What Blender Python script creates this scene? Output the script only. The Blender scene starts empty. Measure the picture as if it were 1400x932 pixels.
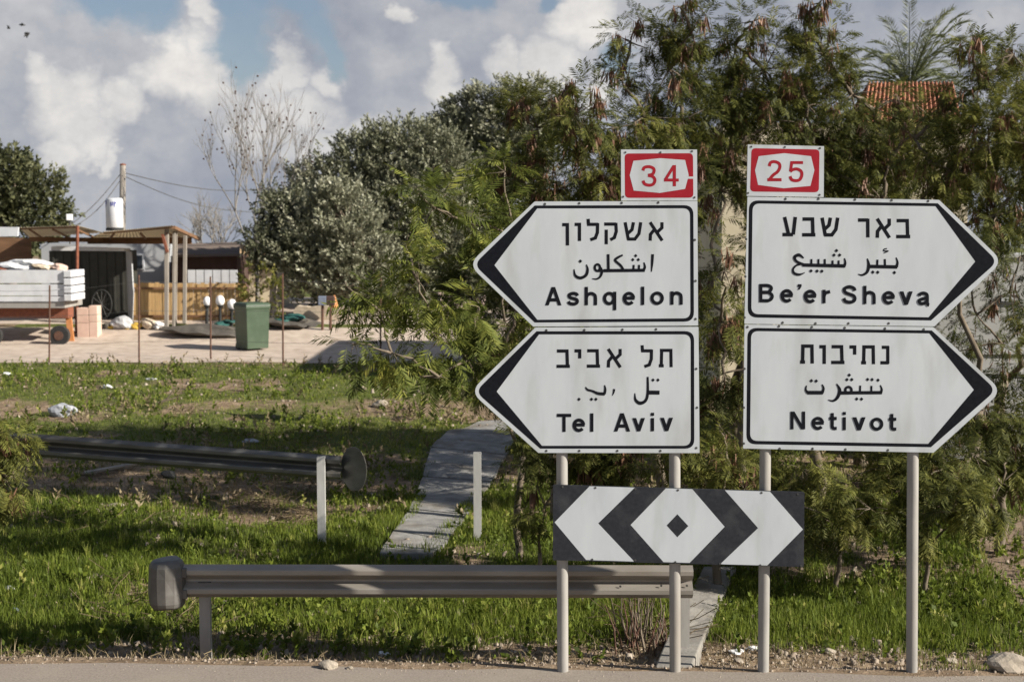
import bpy, bmesh, math, random
import numpy as np
from mathutils import Vector, Matrix, Quaternion

random.seed(7)
rng = np.random.default_rng(11)
scene = bpy.context.scene
COL = scene.collection

# ------------------------------------------------------------------ camera
FPX, HORIZON, CAM_H = 1944.0, 300.0, 3.874
PITCH = math.atan((466 - HORIZON) / FPX)
cam_data = bpy.data.cameras.new('camera')
cam = bpy.data.objects.new('camera', cam_data)
COL.objects.link(cam)
cam.location = (0, 0, CAM_H)
cam.rotation_euler = (math.pi / 2 - PITCH, 0, 0)
cam_data.sensor_width = 36.0
cam_data.lens = 36.0 * FPX / 1400
cam_data.clip_end = 6000
cam_data.dof.use_dof = True
cam_data.dof.focus_distance = 11.95
cam_data.dof.aperture_fstop = 2.8
scene.camera = cam

# ------------------------------------------------------------------ sun, sky, exposure
SUN_DIR = Vector((3.2, -1.12, 1.85)).normalized()          # towards the sun
SUN_EL = math.asin(SUN_DIR.z)
SUN_AZ = math.atan2(SUN_DIR.x, SUN_DIR.y)                   # clockwise from +y
sun_data = bpy.data.lights.new('sun', 'SUN')
sun_data.energy = 5.0
sun_data.angle = math.radians(0.5)
sun_data.color = (1.0, 0.93, 0.82)
sun = bpy.data.objects.new('sun', sun_data)
COL.objects.link(sun)
sun.location = SUN_DIR * 60
sun.rotation_euler = SUN_DIR.to_track_quat('Z', 'Y').to_euler()

scene.view_settings.view_transform = 'Standard'
scene.view_settings.look = 'None'
scene.view_settings.gamma = 1.0
scene.view_settings.exposure = 0.86
scene.view_settings.use_curve_mapping = False
scene.render.engine = 'CYCLES'
scene.cycles.use_denoising = True
scene.cycles.max_bounces = 6
scene.cycles.diffuse_bounces = 3
scene.cycles.transparent_max_bounces = 4


def pix_dir(u, v):
    c, s = math.cos(PITCH), math.sin(PITCH)
    y = (466 - v) / FPX
    return Vector(((u - 700) / FPX, c + y * s, -s + y * c))


def build_world():
    w = bpy.data.worlds.new('World')
    scene.world = w
    w.use_nodes = True
    nt = w.node_tree
    nt.nodes.clear()
    N, L = nt.nodes.new, nt.links.new

    def math_(op, a, b=None, clamp=False):
        n = N('ShaderNodeMath'); n.operation = op; n.use_clamp = clamp
        for i, q in enumerate((a, b)):
            if q is None: continue
            if isinstance(q, (int, float)): n.inputs[i].default_value = q
            else: L(q, n.inputs[i])
        return n.outputs[0]

    def vmath(op, a, b):
        n = N('ShaderNodeVectorMath'); n.operation = op
        for i, q in enumerate((a, b)):
            if isinstance(q, (tuple, Vector)): n.inputs[i].default_value = q
            else: L(q, n.inputs[i])
        return n
    tc = N('ShaderNodeTexCoord')
    sep = N('ShaderNodeSeparateXYZ'); L(tc.outputs['Generated'], sep.inputs[0])
    zc = math_('MAXIMUM', sep.outputs[2], 0.004)
    cmb = N('ShaderNodeCombineXYZ')
    L(sep.outputs[0], cmb.inputs[0]); L(sep.outputs[1], cmb.inputs[1]); L(zc, cmb.inputs[2])
    d = cmb.outputs[0]
    sky = N('ShaderNodeTexSky'); sky.sky_type = 'NISHITA'; sky.sun_disc = False
    sky.sun_elevation = SUN_EL; sky.sun_rotation = SUN_AZ
    sky.air_density = 1.0; sky.dust_density = 0.6; sky.ozone_density = 1.6
    L(d, sky.inputs[0])

    def noise(scale, detail, rough, vec, off=(0, 0, 0)):
        n = N('ShaderNodeTexNoise'); n.inputs['Scale'].default_value = scale
        n.inputs['Detail'].default_value = detail; n.inputs['Roughness'].default_value = rough
        L(vmath('ADD', vec, off).outputs[0], n.inputs['Vector'])
        return n
    stretch = vmath('MULTIPLY', d, (1, 1, 1.25)).outputs[0]
    warp = noise(12, 10, 0.60, stretch)
    wv = vmath('SUBTRACT', warp.outputs['Color'], (0.5, 0.5, 0.5)).outputs[0]
    wv = vmath('MULTIPLY', wv, (0.10, 0.03, 0.10)).outputs[0]
    dw = vmath('ADD', d, wv).outputs[0]

    def blobs(items, vec, soft):
        acc = None
        for (u, v, r) in items:
            c = pix_dir(u, v).normalized()
            dist = vmath('DISTANCE', vec, c).outputs['Value']
            m = N('ShaderNodeMapRange'); m.interpolation_type = 'SMOOTHSTEP'
            m.inputs['From Min'].default_value = r / FPX * soft
            m.inputs['From Max'].default_value = r / FPX * 1.36
            m.inputs['To Min'].default_value = 1; m.inputs['To Max'].default_value = 0
            L(dist, m.inputs[0])
            acc = m.outputs[0] if acc is None else math_('MAXIMUM', acc, m.outputs[0])
        return acc
    cream = blobs([(95, 150, 62), (175, 140, 40), (60, 105, 35), (230, 85, 50), (290, 95, 62), (345, 140, 60), (410, 160, 50),
                   (430, 90, 26), (385, 95, 26), (75, 205, 30), (120, 190, 26), (150, 205, 18), (600, 125, 40), (590, 90, 30), (735, 90, 55), (760, 130, 40),
                   (800, 20, 50), (690, 60, 30), (500, 190, 45), (450, 210, 40), (820, 120, 22), (280, 10, 28), (640, 160, 34), (560, 20, 20)], dw, 0.42)
    holes = blobs([(195, 2, 50), (150, -8, 44), (328, 62, 40), (342, 30, 46), (365, 5, 36), (428, 20, 40), (442, 50, 24), (842, 88, 26),
                   (620, -8, 28), (750, -4, 20)], dw, 0.5)
    cream = math_('MULTIPLY', cream, math_('SUBTRACT', 1.0, holes))
    n2 = noise(7.0, 10, 0.6, stretch, (3.1, 1.7, 0.4))
    puff = N('ShaderNodeMapRange'); puff.interpolation_type = 'SMOOTHSTEP'
    puff.inputs['From Min'].default_value = 0.36; puff.inputs['From Max'].default_value = 0.66
    L(n2.outputs['Fac'], puff.inputs[0])
    # puffs of the same kind fill the rest of the sky
    everywhere = math_('MULTIPLY', math_('MULTIPLY', puff.outputs[0], 0.40), math_('SUBTRACT', 1.0, holes))
    cmask = math_('MAXIMUM', math_('MULTIPLY', cream, math_('ADD', math_('MULTIPLY', puff.outputs[0], 0.35), 0.68)), everywhere, True)
    hmask = math_('MULTIPLY', holes, 0.72)
    n3 = noise(19.0, 8, 0.6, stretch, (0.3, 5.7, 2.4))
    greyr = N('ShaderNodeValToRGB')
    greyr.color_ramp.elements[0].position = 0.3; greyr.color_ramp.elements[0].color = (3.0, 3.35, 4.15, 1)
    greyr.color_ramp.elements[1].position = 0.72; greyr.color_ramp.elements[1].color = (4.5, 4.7, 5.2, 1)
    L(n3.outputs['Fac'], greyr.inputs[0])
    crr = N('ShaderNodeValToRGB')
    crr.color_ramp.elements[0].position = 0.28; crr.color_ramp.elements[0].color = (6.0, 5.95, 6.0, 1)
    crr.color_ramp.elements[1].position = 0.66; crr.color_ramp.elements[1].color = (10.0, 9.6, 9.1, 1)
    L(n3.outputs['Fac'], crr.inputs[0])

    def mix(f, a, b):
        m = N('ShaderNodeMix'); m.data_type = 'RGBA'
        L(f, m.inputs[0]); L(a, m.inputs[6]); L(b, m.inputs[7])
        return m.outputs[2]
    skyt = N('ShaderNodeMix'); skyt.data_type = 'RGBA'; skyt.blend_type = 'MULTIPLY'
    skyt.inputs[0].default_value = 1.0; L(sky.outputs[0], skyt.inputs[6]); skyt.inputs[7].default_value = (0.90, 0.90, 0.95, 1)
    # cloud is thick low over the horizon and thins out to open blue overhead
    high = N('ShaderNodeMapRange'); high.interpolation_type = 'SMOOTHSTEP'
    high.inputs['From Min'].default_value = 0.16; high.inputs['From Max'].default_value = 0.5
    L(sep.outputs[2], high.inputs[0])
    open_sky = math_('MULTIPLY', high.outputs[0], math_('SUBTRACT', 1.0, math_('MULTIPLY', puff.outputs[0], 0.45)))
    c = mix(hmask, greyr.outputs[0], skyt.outputs[2])
    c = mix(cmask, c, crr.outputs[0])
    c = mix(open_sky, c, sky.outputs[0])
    bg = N('ShaderNodeBackground'); bg.inputs[1].default_value = 0.051
    L(c, bg.inputs[0])
    out = N('ShaderNodeOutputWorld'); L(bg.outputs[0], out.inputs[0])


build_world()

# ------------------------------------------------------------------ helpers
def P(u, v, D):
    """point on the vertical plane y = D seen at photo position (u, v)"""
    d = pix_dir(u, v)
    t = D / d.y
    return Vector((d.x * t, D, CAM_H + d.z * t))


def vnoise(x, y, s=1.0, seed=0):
    x = np.asarray(x, float) * s; y = np.asarray(y, float) * s
    xi, yi = np.floor(x).astype(np.int64), np.floor(y).astype(np.int64)
    fx, fy = x - xi, y - yi
    fx, fy = fx * fx * (3 - 2 * fx), fy * fy * (3 - 2 * fy)

    def h(a, b):
        n = (a * 374761393 + b * 668265263 + seed * 974711) & 0x7fffffff
        n = ((n ^ (n >> 13)) * 1274126177) & 0x7fffffff
        return ((n ^ (n >> 16)) & 0xffff) / 65535.0
    return (h(xi, yi) * (1 - fx) + h(xi + 1, yi) * fx) * (1 - fy) + (h(xi, yi + 1) * (1 - fx) + h(xi + 1, yi + 1) * fx) * fy


def fbm(x, y, s, seed=0):
    return 0.55 * vnoise(x, y, s, seed) + 0.3 * vnoise(x, y, s * 2.1, seed + 3) + 0.15 * vnoise(x, y, s * 4.3, seed + 5)


def sstep(a, b, x):
    t = np.clip((np.asarray(x, float) - a) / (b - a), 0, 1)
    return t * t * (3 - 2 * t)


def flat_hit(u, v):
    d = pix_dir(u, v); t = -CAM_H / d.z
    return Vector((d.x * t, d.y * t, 0.0))


ROAD_A, ROAD_B = flat_hit(0, 905), flat_hit(1400, 925)


def road_edge_y(x):
    t = (np.asarray(x, float) - ROAD_A.x) / (ROAD_B.x - ROAD_A.x)
    return ROAD_A.y + (ROAD_B.y - ROAD_A.y) * np.clip(t, -1.5, 2.5)


def ground_z(x, y):
    x = np.asarray(x, float); y = np.asarray(y, float)
    z = -0.34 * sstep(.12, 1.0, y - road_edge_y(x)) + 0.76 * sstep(21, 38, y)
    z = z + 0.5 * sstep(38.2, 42, y) - 0.02 * np.clip(y - 60, 0, None)
    m = sstep(13.2, 14.2, y) * (1 - sstep(31, 34, y))
    z = z + m * (0.16 * (fbm(x, y, 0.55, 2) - 0.5) + 0.07 * (vnoise(x, y, 2.2, 9) - 0.5))
    return z


def G(u, v):
    d = pix_dir(u, v)
    z = 0.0
    for _ in range(12):
        t = (z - CAM_H) / d.z
        p = Vector((d.x * t, d.y * t, z))
        z = float(ground_z(p.x, p.y))
    return p


def at_ground(u, D):
    x = (u - 700) / FPX * D * 1.004
    return Vector((x, D, float(ground_z(x, D))))


BASE = {}


def thing(name, label, cat, loc, group=None):
    o = bpy.data.objects.new(name, None)
    o.empty_display_size = 0.1
    COL.objects.link(o)
    o.location = loc
    BASE[o.name] = Vector(loc)
    o['label'] = label; o['category'] = cat
    if group: o['group'] = group
    return o


def tag(o, label, cat, group=None):
    o['label'] = label; o['category'] = cat
    if group: o['group'] = group
    return o


def finish(me, name, material, parent, smooth):
    o = bpy.data.objects.new(name, me)
    COL.objects.link(o)
    if isinstance(material, (list, tuple)):
        for m in material: me.materials.append(m)
    elif material: me.materials.append(material)
    if parent is not None:
        o.parent = parent
        BASE[o.name] = BASE[parent.name]
    else:
        BASE[o.name] = Vector((0, 0, 0))
    if smooth:
        me.polygons.foreach_set('use_smooth', np.ones(len(me.polygons), dtype=bool))
    return o


class MB:
    def __init__(self):
        self.v, self.f, self.m = [], [], []

    def add(self, pts, faces, mi=0):
        n = len(self.v)
        self.v += [tuple(p) for p in pts]
        self.f += [tuple(i + n for i in f) for f in faces]
        self.m += [mi] * len(faces)
        return self

    def poly(self, pts, mi=0):
        return self.add(pts, [tuple(range(len(pts)))], mi)

    def extrude(self, pts, vec, mi=0):
        n = len(pts); vec = Vector(vec)
        a = [Vector(p) for p in pts]; b = [p + vec for p in a]
        fs = [tuple(range(n))[::-1], tuple(range(n, 2 * n))]
        fs += [(i, (i + 1) % n, n + (i + 1) % n, n + i) for i in range(n)]
        return self.add(a + b, fs, mi)

    def box(self, c, s, rz=0.0, mi=0, tilt=None):
        M = Matrix.Rotation(rz, 3, 'Z')
        if tilt is not None: M = M @ tilt
        c = Vector(c)
        pts = []
        for z in (-.5, .5):
            for x, y in ((-.5, -.5), (.5, -.5), (.5, .5), (-.5, .5)):
                pts.append(c + M @ Vector((x * s[0], y * s[1], z * s[2])))
        return self.add(pts, [(3, 2, 1, 0), (4, 5, 6, 7), (0, 1, 5, 4), (1, 2, 6, 5), (2, 3, 7, 6), (3, 0, 4, 7)], mi)

    def bar(self, a, b, w, h, mi=0):
        a, b = Vector(a), Vector(b)
        d = (b - a).normalized()
        up = Vector((0, 0, 1)) if abs(d.z) < 0.95 else Vector((0, 1, 0))
        s = d.cross(up).normalized(); t = s.cross(d)
        pts = [q + s * sx * w / 2 + t * sz * h / 2 for q in (a, b) for sx, sz in ((-1, -1), (1, -1), (1, 1), (-1, 1))]
        return self.add(pts, [(3, 2, 1, 0), (4, 5, 6, 7), (0, 1, 5, 4), (1, 2, 6, 5), (2, 3, 7, 6), (3, 0, 4, 7)], mi)

    def tube(self, pts, radii, n=8, mi=0):
        pts = [Vector(p) for p in pts]
        if isinstance(radii, (int, float)): radii = [radii] * len(pts)
        rings = []
        ref = None
        for i, p in enumerate(pts):
            d = (pts[min(i + 1, len(pts) - 1)] - pts[max(i - 1, 0)])
            d = d.normalized() if d.length > 1e-9 else Vector((0, 0, 1))
            if ref is None:
                ref = Vector((1, 0, 0)) if abs(d.x) < 0.8 else Vector((0, 1, 0))
            s = (ref - d * ref.dot(d)).normalized(); t = d.cross(s)
            ref = s
            rings.append([p + (s * math.cos(2 * math.pi * k / n) + t * math.sin(2 * math.pi * k / n)) * radii[i] for k in range(n)])
        fs = []
        for i in range(len(pts) - 1):
            for k in range(n):
                fs.append((i * n + k, i * n + (k + 1) % n, (i + 1) * n + (k + 1) % n, (i + 1) * n + k))
        fs.append(tuple(range(n))[::-1]); fs.append(tuple(range((len(pts) - 1) * n, len(pts) * n)))
        return self.add([q for r in rings for q in r], fs, mi)

    def lathe(self, prof, c, n=20, mi=0):
        c = Vector(c)
        pts = [c + Vector((r * math.cos(2 * math.pi * k / n), r * math.sin(2 * math.pi * k / n), z)) for r, z in prof for k in range(n)]
        fs = []
        for i in range(len(prof) - 1):
            for k in range(n):
                fs.append((i * n + k, i * n + (k + 1) % n, (i + 1) * n + (k + 1) % n, (i + 1) * n + k))
        fs.append(tuple(range(n))[::-1]); fs.append(tuple(range((len(prof) - 1) * n, len(prof) * n)))
        return self.add(pts, fs, mi)

    def lump(self, c, s, seed=0, sub=2, amp=0.25):
        bm = bmesh.new(); bmesh.ops.create_icosphere(bm, subdivisions=sub, radius=1)
        r = random.Random(seed)
        ph = [r.uniform(0, 6.3) for _ in range(9)]
        pts = []
        for vtx in bm.verts:
            q = vtx.co
            k = 1 + amp * (math.sin(2.3 * q.x + ph[0] + 1.7 * q.z) + math.sin(2.9 * q.y + ph[1]) + math.sin(5.1 * q.z + 3.3 * q.x + ph[2]) * .6 + math.sin(7 * q.y + 6 * q.x + ph[3]) * .4) * .5
            pts.append(Vector(c) + Vector((q.x * s[0] * k, q.y * s[1] * k, q.z * s[2] * k)))
        fs = [tuple(v.index for v in f.verts) for f in bm.faces]
        bm.free()
        return self.add(pts, fs)

    def build(self, name, material, parent=None, smooth=False, bevel=0.0):
        off = BASE[parent.name] if parent is not None else Vector((0, 0, 0))
        me = bpy.data.meshes.new(name)
        me.from_pydata([(p[0] - off.x, p[1] - off.y, p[2] - off.z) for p in self.v], [], self.f)
        if isinstance(material, (list, tuple)):
            me.polygons.foreach_set('material_index', np.array(self.m, dtype=np.int32))
        o = finish(me, name, material, parent, smooth)
        if bevel:
            b = o.modifiers.new('bevel', 'BEVEL'); b.width = bevel; b.segments = 2; b.limit_method = 'ANGLE'
        return o


def np_mesh(name, V, Q, tone, material, parent=None):
    """big quad mesh with a per-vertex colour variation called tone"""
    V = np.asarray(V, np.float32)
    if parent is not None:
        V = V - np.array(BASE[parent.name], np.float32)
    me = bpy.data.meshes.new(name)
    me.vertices.add(len(V)); me.vertices.foreach_set('co', V.ravel())
    k = Q.shape[1]
    me.loops.add(Q.size); me.loops.foreach_set('vertex_index', Q.astype(np.int32).ravel())
    me.polygons.add(len(Q)); me.polygons.foreach_set('loop_start', np.arange(0, Q.size, k, dtype=np.int32))
    me.update(calc_edges=True)
    if tone is not None:
        a = me.attributes.new('tone', 'FLOAT', 'POINT'); a.data.foreach_set('value', np.asarray(tone, np.float32))
    return finish(me, name, material, parent, False)


# ------------------------------------------------------------------ materials
def mat(name, cols, scale=6.0, rough=0.7, metal=0.0, bump=0.0, attr=None, transl=0.0, detail=6.0, bscale=None, stretch=(1, 1, 1), spec=0.5, big=None):
    m = bpy.data.materials.new(name); m.use_nodes = True
    nt = m.node_tree; nt.nodes.clear(); N, L = nt.nodes.new, nt.links.new
    out = N('ShaderNodeOutputMaterial'); bs = N('ShaderNodeBsdfPrincipled')
    bs.inputs['Roughness'].default_value = rough; bs.inputs['Metallic'].default_value = metal
    bs.inputs['Specular IOR Level'].default_value = spec
    tc = N('ShaderNodeTexCoord'); mp = N('ShaderNodeMapping'); mp.inputs['Scale'].default_value = stretch
    L(tc.outputs['Object'], mp.inputs[0])
    nz = N('ShaderNodeTexNoise'); nz.inputs['Scale'].default_value = scale; nz.inputs['Detail'].default_value = detail
    nz.inputs['Roughness'].default_value = 0.6
    L(mp.outputs[0], nz.inputs['Vector'])
    rp = N('ShaderNodeValToRGB'); el = rp.color_ramp.elements
    lo, hi = (0.0, 1.0) if attr else (0.3, 0.7)
    while len(el) < len(cols): el.new(0.5)
    for i, c in enumerate(cols):
        el[i].position = lo + (hi - lo) * i / max(1, len(cols) - 1); el[i].color = (*c, 1)
    if attr:
        at = N('ShaderNodeAttribute'); at.attribute_name = attr; L(at.outputs['Fac'], rp.inputs[0])
    else:
        L(nz.outputs['Fac'], rp.inputs[0])
    col = rp.outputs[0]
    if big:                                    # larger stains or dusty areas on top: (scale, colour, strength)
        n2 = N('ShaderNodeTexNoise'); n2.inputs['Scale'].default_value = big[0]; n2.inputs['Detail'].default_value = 7
        L(mp.outputs[0], n2.inputs['Vector'])
        mr = N('ShaderNodeMapRange'); mr.inputs['From Min'].default_value = 0.5; mr.inputs['From Max'].default_value = 0.72
        mr.inputs['To Max'].default_value = big[2]; L(n2.outputs['Fac'], mr.inputs[0])
        mx = N('ShaderNodeMix'); mx.data_type = 'RGBA'; L(mr.outputs[0], mx.inputs[0]); L(col, mx.inputs[6]); mx.inputs[7].default_value = (*big[1], 1)
        col = mx.outputs[2]
    L(col, bs.inputs['Base Color'])
    if bump:
        nb = N('ShaderNodeTexNoise'); nb.inputs['Scale'].default_value = bscale or scale * 3; nb.inputs['Detail'].default_value = 8
        L(mp.outputs[0], nb.inputs['Vector'])
        bp = N('ShaderNodeBump'); bp.inputs['Strength'].default_value = bump; bp.inputs['Distance'].default_value = 0.02
        L(nb.outputs['Fac'], bp.inputs['Height']); L(bp.outputs[0], bs.inputs['Normal'])
    if transl:
        tr = N('ShaderNodeBsdfTranslucent'); L(col, tr.inputs[0])
        ms = N('ShaderNodeMixShader'); ms.inputs[0].default_value = transl
        L(bs.outputs[0], ms.inputs[1]); L(tr.outputs[0], ms.inputs[2]); L(ms.outputs[0], out.inputs[0])
    else:
        L(bs.outputs[0], out.inputs[0])
    return m


M = {}
M['sign_white'] = mat('sign_white', [(.425, .46, .49), (.49, .52, .545)], 2.2, 0.5, big=(3.0, (.30, .305, .29), .5), spec=.12, stretch=(1.6, 1, .45))
M['sign_black'] = mat('sign_black', [(.006, .007, .010), (.011, .012, .016)], 40, 0.6, spec=.06)
M['board_black'] = mat('board_black', [(.016, .018, .023), (.028, .030, .036)], 30, 0.6, big=(5, (.07, .07, .075), .5), spec=.15)
M['sign_red'] = mat('sign_red', [(.25, .011, .02), (.31, .016, .026)], 12, 0.5, spec=.15)
M['sign_edge'] = mat('sign_edge', [(.38, .38, .37), (.48, .48, .47)], 9, 0.5, 0.3)
M['rivet'] = mat('rivet', [(.05, .05, .05), (.1, .1, .1)], 20, 0.5, 0.5)
M['galvanised'] = mat('galvanised', [(.25, .24, .225), (.36, .345, .32)], 7, 0.6, 0.1, .08, stretch=(1, 1, .25), big=(3, (.24, .21, .175), .6))
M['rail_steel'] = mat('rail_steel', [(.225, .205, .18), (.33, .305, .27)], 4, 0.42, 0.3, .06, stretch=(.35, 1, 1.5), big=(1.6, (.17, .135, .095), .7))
M['rail_shaded'] = mat('rail_shaded', [(.085, .085, .08), (.17, .168, .16)], 4, 0.42, 0.45, .06, stretch=(.35, 1, 1.5), big=(1.6, (.10, .08, .06), .6))  # rail steel again, its colour darkened for the shade on the rear rail
M['cap_steel'] = mat('cap_steel', [(.095, .09, .082), (.15, .142, .13)], 5, 0.5, 0.3, .08, big=(5, (.21, .20, .185), .5))
M['post_light'] = mat('post_light', [(.42, .42, .41), (.54, .535, .52)], 9, 0.5, 0.15, .08, stretch=(1, 1, .3))
M['asphalt'] = mat('asphalt', [(.18, .15, .122), (.235, .20, .165), (.29, .25, .21)], 55, 0.9, 0, .35, bscale=180, big=(.9, (.31, .26, .21), .7))
M['soil'] = None
M['stone'] = mat('stone', [(.20, .17, .13), (.36, .31, .25)], 9, 0.9, 0, .5)
M['pebble'] = mat('pebble', [(.16, .125, .095), (.27, .22, .17), (.42, .36, .29)], 1, 0.9, attr='tone')
M['concrete'] = mat('concrete', [(.20, .19, .175), (.29, .275, .255), (.36, .34, .315)], 5, 0.88, 0, .3, bscale=40, big=(1.1, (.22, .19, .15), .6))
M['yard'] = mat('yard', [(.33, .265, .21), (.44, .36, .295), (.52, .44, .365)], 3.2, 0.95, 0, .4, bscale=22, big=(.5, (.31, .25, .19), .5))
M['grass'] = mat('grass', [(.042, .058, .011), (.098, .138, .018), (.20, .235, .036), (.40, .36, .13)], 1, 0.6, attr='tone', transl=.36, spec=.2)
M['straw'] = mat('straw', [(.10, .075, .045), (.22, .175, .105), (.36, .30, .19)], 1, 0.8, attr='tone', transl=.2, spec=.2)
M['leucaena'] = mat('leucaena', [(.034, .040, .012), (.092, .102, .026), (.20, .20, .046), (.40, .35, .12)], 1, 0.6, attr='tone', transl=.34, spec=.15)
M['leucaena_young'] = mat('leucaena_young', [(.045, .06, .016), (.11, .135, .03), (.22, .235, .05), (.40, .36, .08)], 1, 0.6, attr='tone', transl=.38, spec=.15)
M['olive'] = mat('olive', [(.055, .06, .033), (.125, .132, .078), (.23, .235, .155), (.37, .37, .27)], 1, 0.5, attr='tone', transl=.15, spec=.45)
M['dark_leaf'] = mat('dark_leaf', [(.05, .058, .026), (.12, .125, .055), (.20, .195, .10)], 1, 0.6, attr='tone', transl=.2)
M['palm_leaf'] = mat('palm_leaf', [(.06, .075, .03), (.13, .15, .06), (.22, .23, .11)], 1, 0.5, attr='tone', transl=.2)
M['pod'] = mat('pod', [(.07, .033, .02), (.17, .083, .046), (.34, .19, .11)], 1, 0.6, attr='tone', transl=.12)
M['bark'] = mat('bark', [(.10, .075, .05), (.19, .155, .115)], 8, 0.9, 0, .4, stretch=(1, 1, .25))
M['pale_bark'] = mat('pale_bark', [(.17, .155, .14), (.28, .262, .24)], 8, 0.9, 0, .3)
M['rust'] = mat('rust', [(.065, .032, .022), (.14, .07, .045)], 18, 0.85, 0, .2)
M['rust_red'] = mat('rust_red', [(.14, .045, .025), (.25, .085, .045)], 12, 0.8)
M['wire'] = mat('wire', [(.10, .095, .09), (.16, .155, .15)], 10, 0.6, .5)
M['cream_sheet'] = mat('cream_sheet', [(.55, .48, .37), (.68, .61, .49)], 2, 0.7, big=(2, (.46, .34, .22), .4), transl=.6)
M['brown_wood'] = mat('brown_wood', [(.12, .06, .03), (.22, .12, .06)], 6, 0.8, 0, .2, stretch=(.2, 1, 1))
M['tan_wood'] = mat('tan_wood', [(.40, .25, .105), (.55, .37, .17)], 5, 0.75, 0, .15, stretch=(3, 3, .3))
M['grey_wood'] = mat('grey_wood', [(.20, .175, .15), (.33, .30, .26)], 6, 0.85, 0, .2, stretch=(2, 2, .2))
M['dark_steel'] = mat('dark_steel', [(.025, .026, .022), (.045, .045, .036)], 3, 0.6)
M['white_steel'] = mat('white_steel', [(.52, .54, .58), (.66, .67, .69)], 3, 0.5, big=(2, (.42, .41, .40), .4))
M['grey_wall'] = mat('grey_wall', [(.33, .34, .36), (.41, .42, .43)], 1.5, 0.9)
M['cream_wall'] = mat('cream_wall', [(.50, .43, .30), (.61, .54, .40)], 1.2, 0.9, 0, .1)
M['pale_wall'] = mat('pale_wall', [(.30, .30, .30), (.40, .40, .39)], 1.2, 0.7)
M['orange_tile'] = mat('orange_tile', [(.24, .09, .045), (.36, .15, .08)], 5, 0.8, 0, .2)
M['dark_roof'] = mat('dark_roof', [(.10, .075, .06), (.18, .14, .115)], 2.5, 0.85, 0, .2, stretch=(.3, 1, 3))
M['dark_wall'] = mat('dark_wall', [(.05, .028, .022), (.09, .05, .04)], 2, 0.9)
M['ochre_tile'] = mat('ochre_tile', [(.42, .27, .14), (.60, .43, .26)], 6, 0.8)
M['bin_green'] = mat('bin_green', [(.036, .062, .034), (.055, .088, .05)], 3, 0.45, 0, .05, big=(5, (.08, .10, .07), .4))
M['black_rubber'] = mat('black_rubber', [(.012, .012, .012), (.03, .03, .03)], 10, 0.8)
M['globe'] = mat('globe', [(.72, .72, .74), (.80, .80, .80)], 3, 0.35)
M['glass'] = mat('glass', [(.02, .025, .035), (.05, .06, .07)], 2, 0.12)
M['teal_tarp'] = mat('teal_tarp', [(.012, .06, .055), (.03, .115, .10)], 6, 0.6)
M['grey_heap'] = mat('grey_heap', [(.04, .036, .032), (.10, .088, .072)], 4, 0.85, 0, .4)
M['pink_block'] = mat('pink_block', [(.52, .36, .29), (.66, .49, .40)], 3, 0.9, 0, .15)
M['beige_stone'] = mat('beige_stone', [(.36, .29, .21), (.54, .46, .36)], 2.5, 0.95, 0, .5)
M['orange_paint'] = mat('orange_paint', [(.50, .19, .06), (.62, .28, .11)], 5, 0.7)
M['white_plastic'] = mat('white_plastic', [(.55, .56, .58), (.74, .74, .74)], 6, 0.5, 0, .2)
M['grey_bag'] = mat('grey_bag', [(.24, .25, .28), (.42, .43, .46)], 6, 0.5, 0, .2)
M['pale_fabric'] = mat('pale_fabric', [(.36, .26, .22), (.50, .38, .33)], 3, 0.9)
M['yellow_plastic'] = mat('yellow_plastic', [(.45, .29, .04), (.60, .42, .08)], 8, 0.5)
M['blue_paint'] = mat('blue_paint', [(.05, .06, .28), (.09, .10, .38)], 9, 0.5)
M['blue_grey'] = mat('blue_grey', [(.12, .15, .22), (.2, .23, .3)], 6, 0.6)
M['bird'] = mat('bird', [(.02, .02, .022), (.05, .05, .05)], 9, 0.7)


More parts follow.
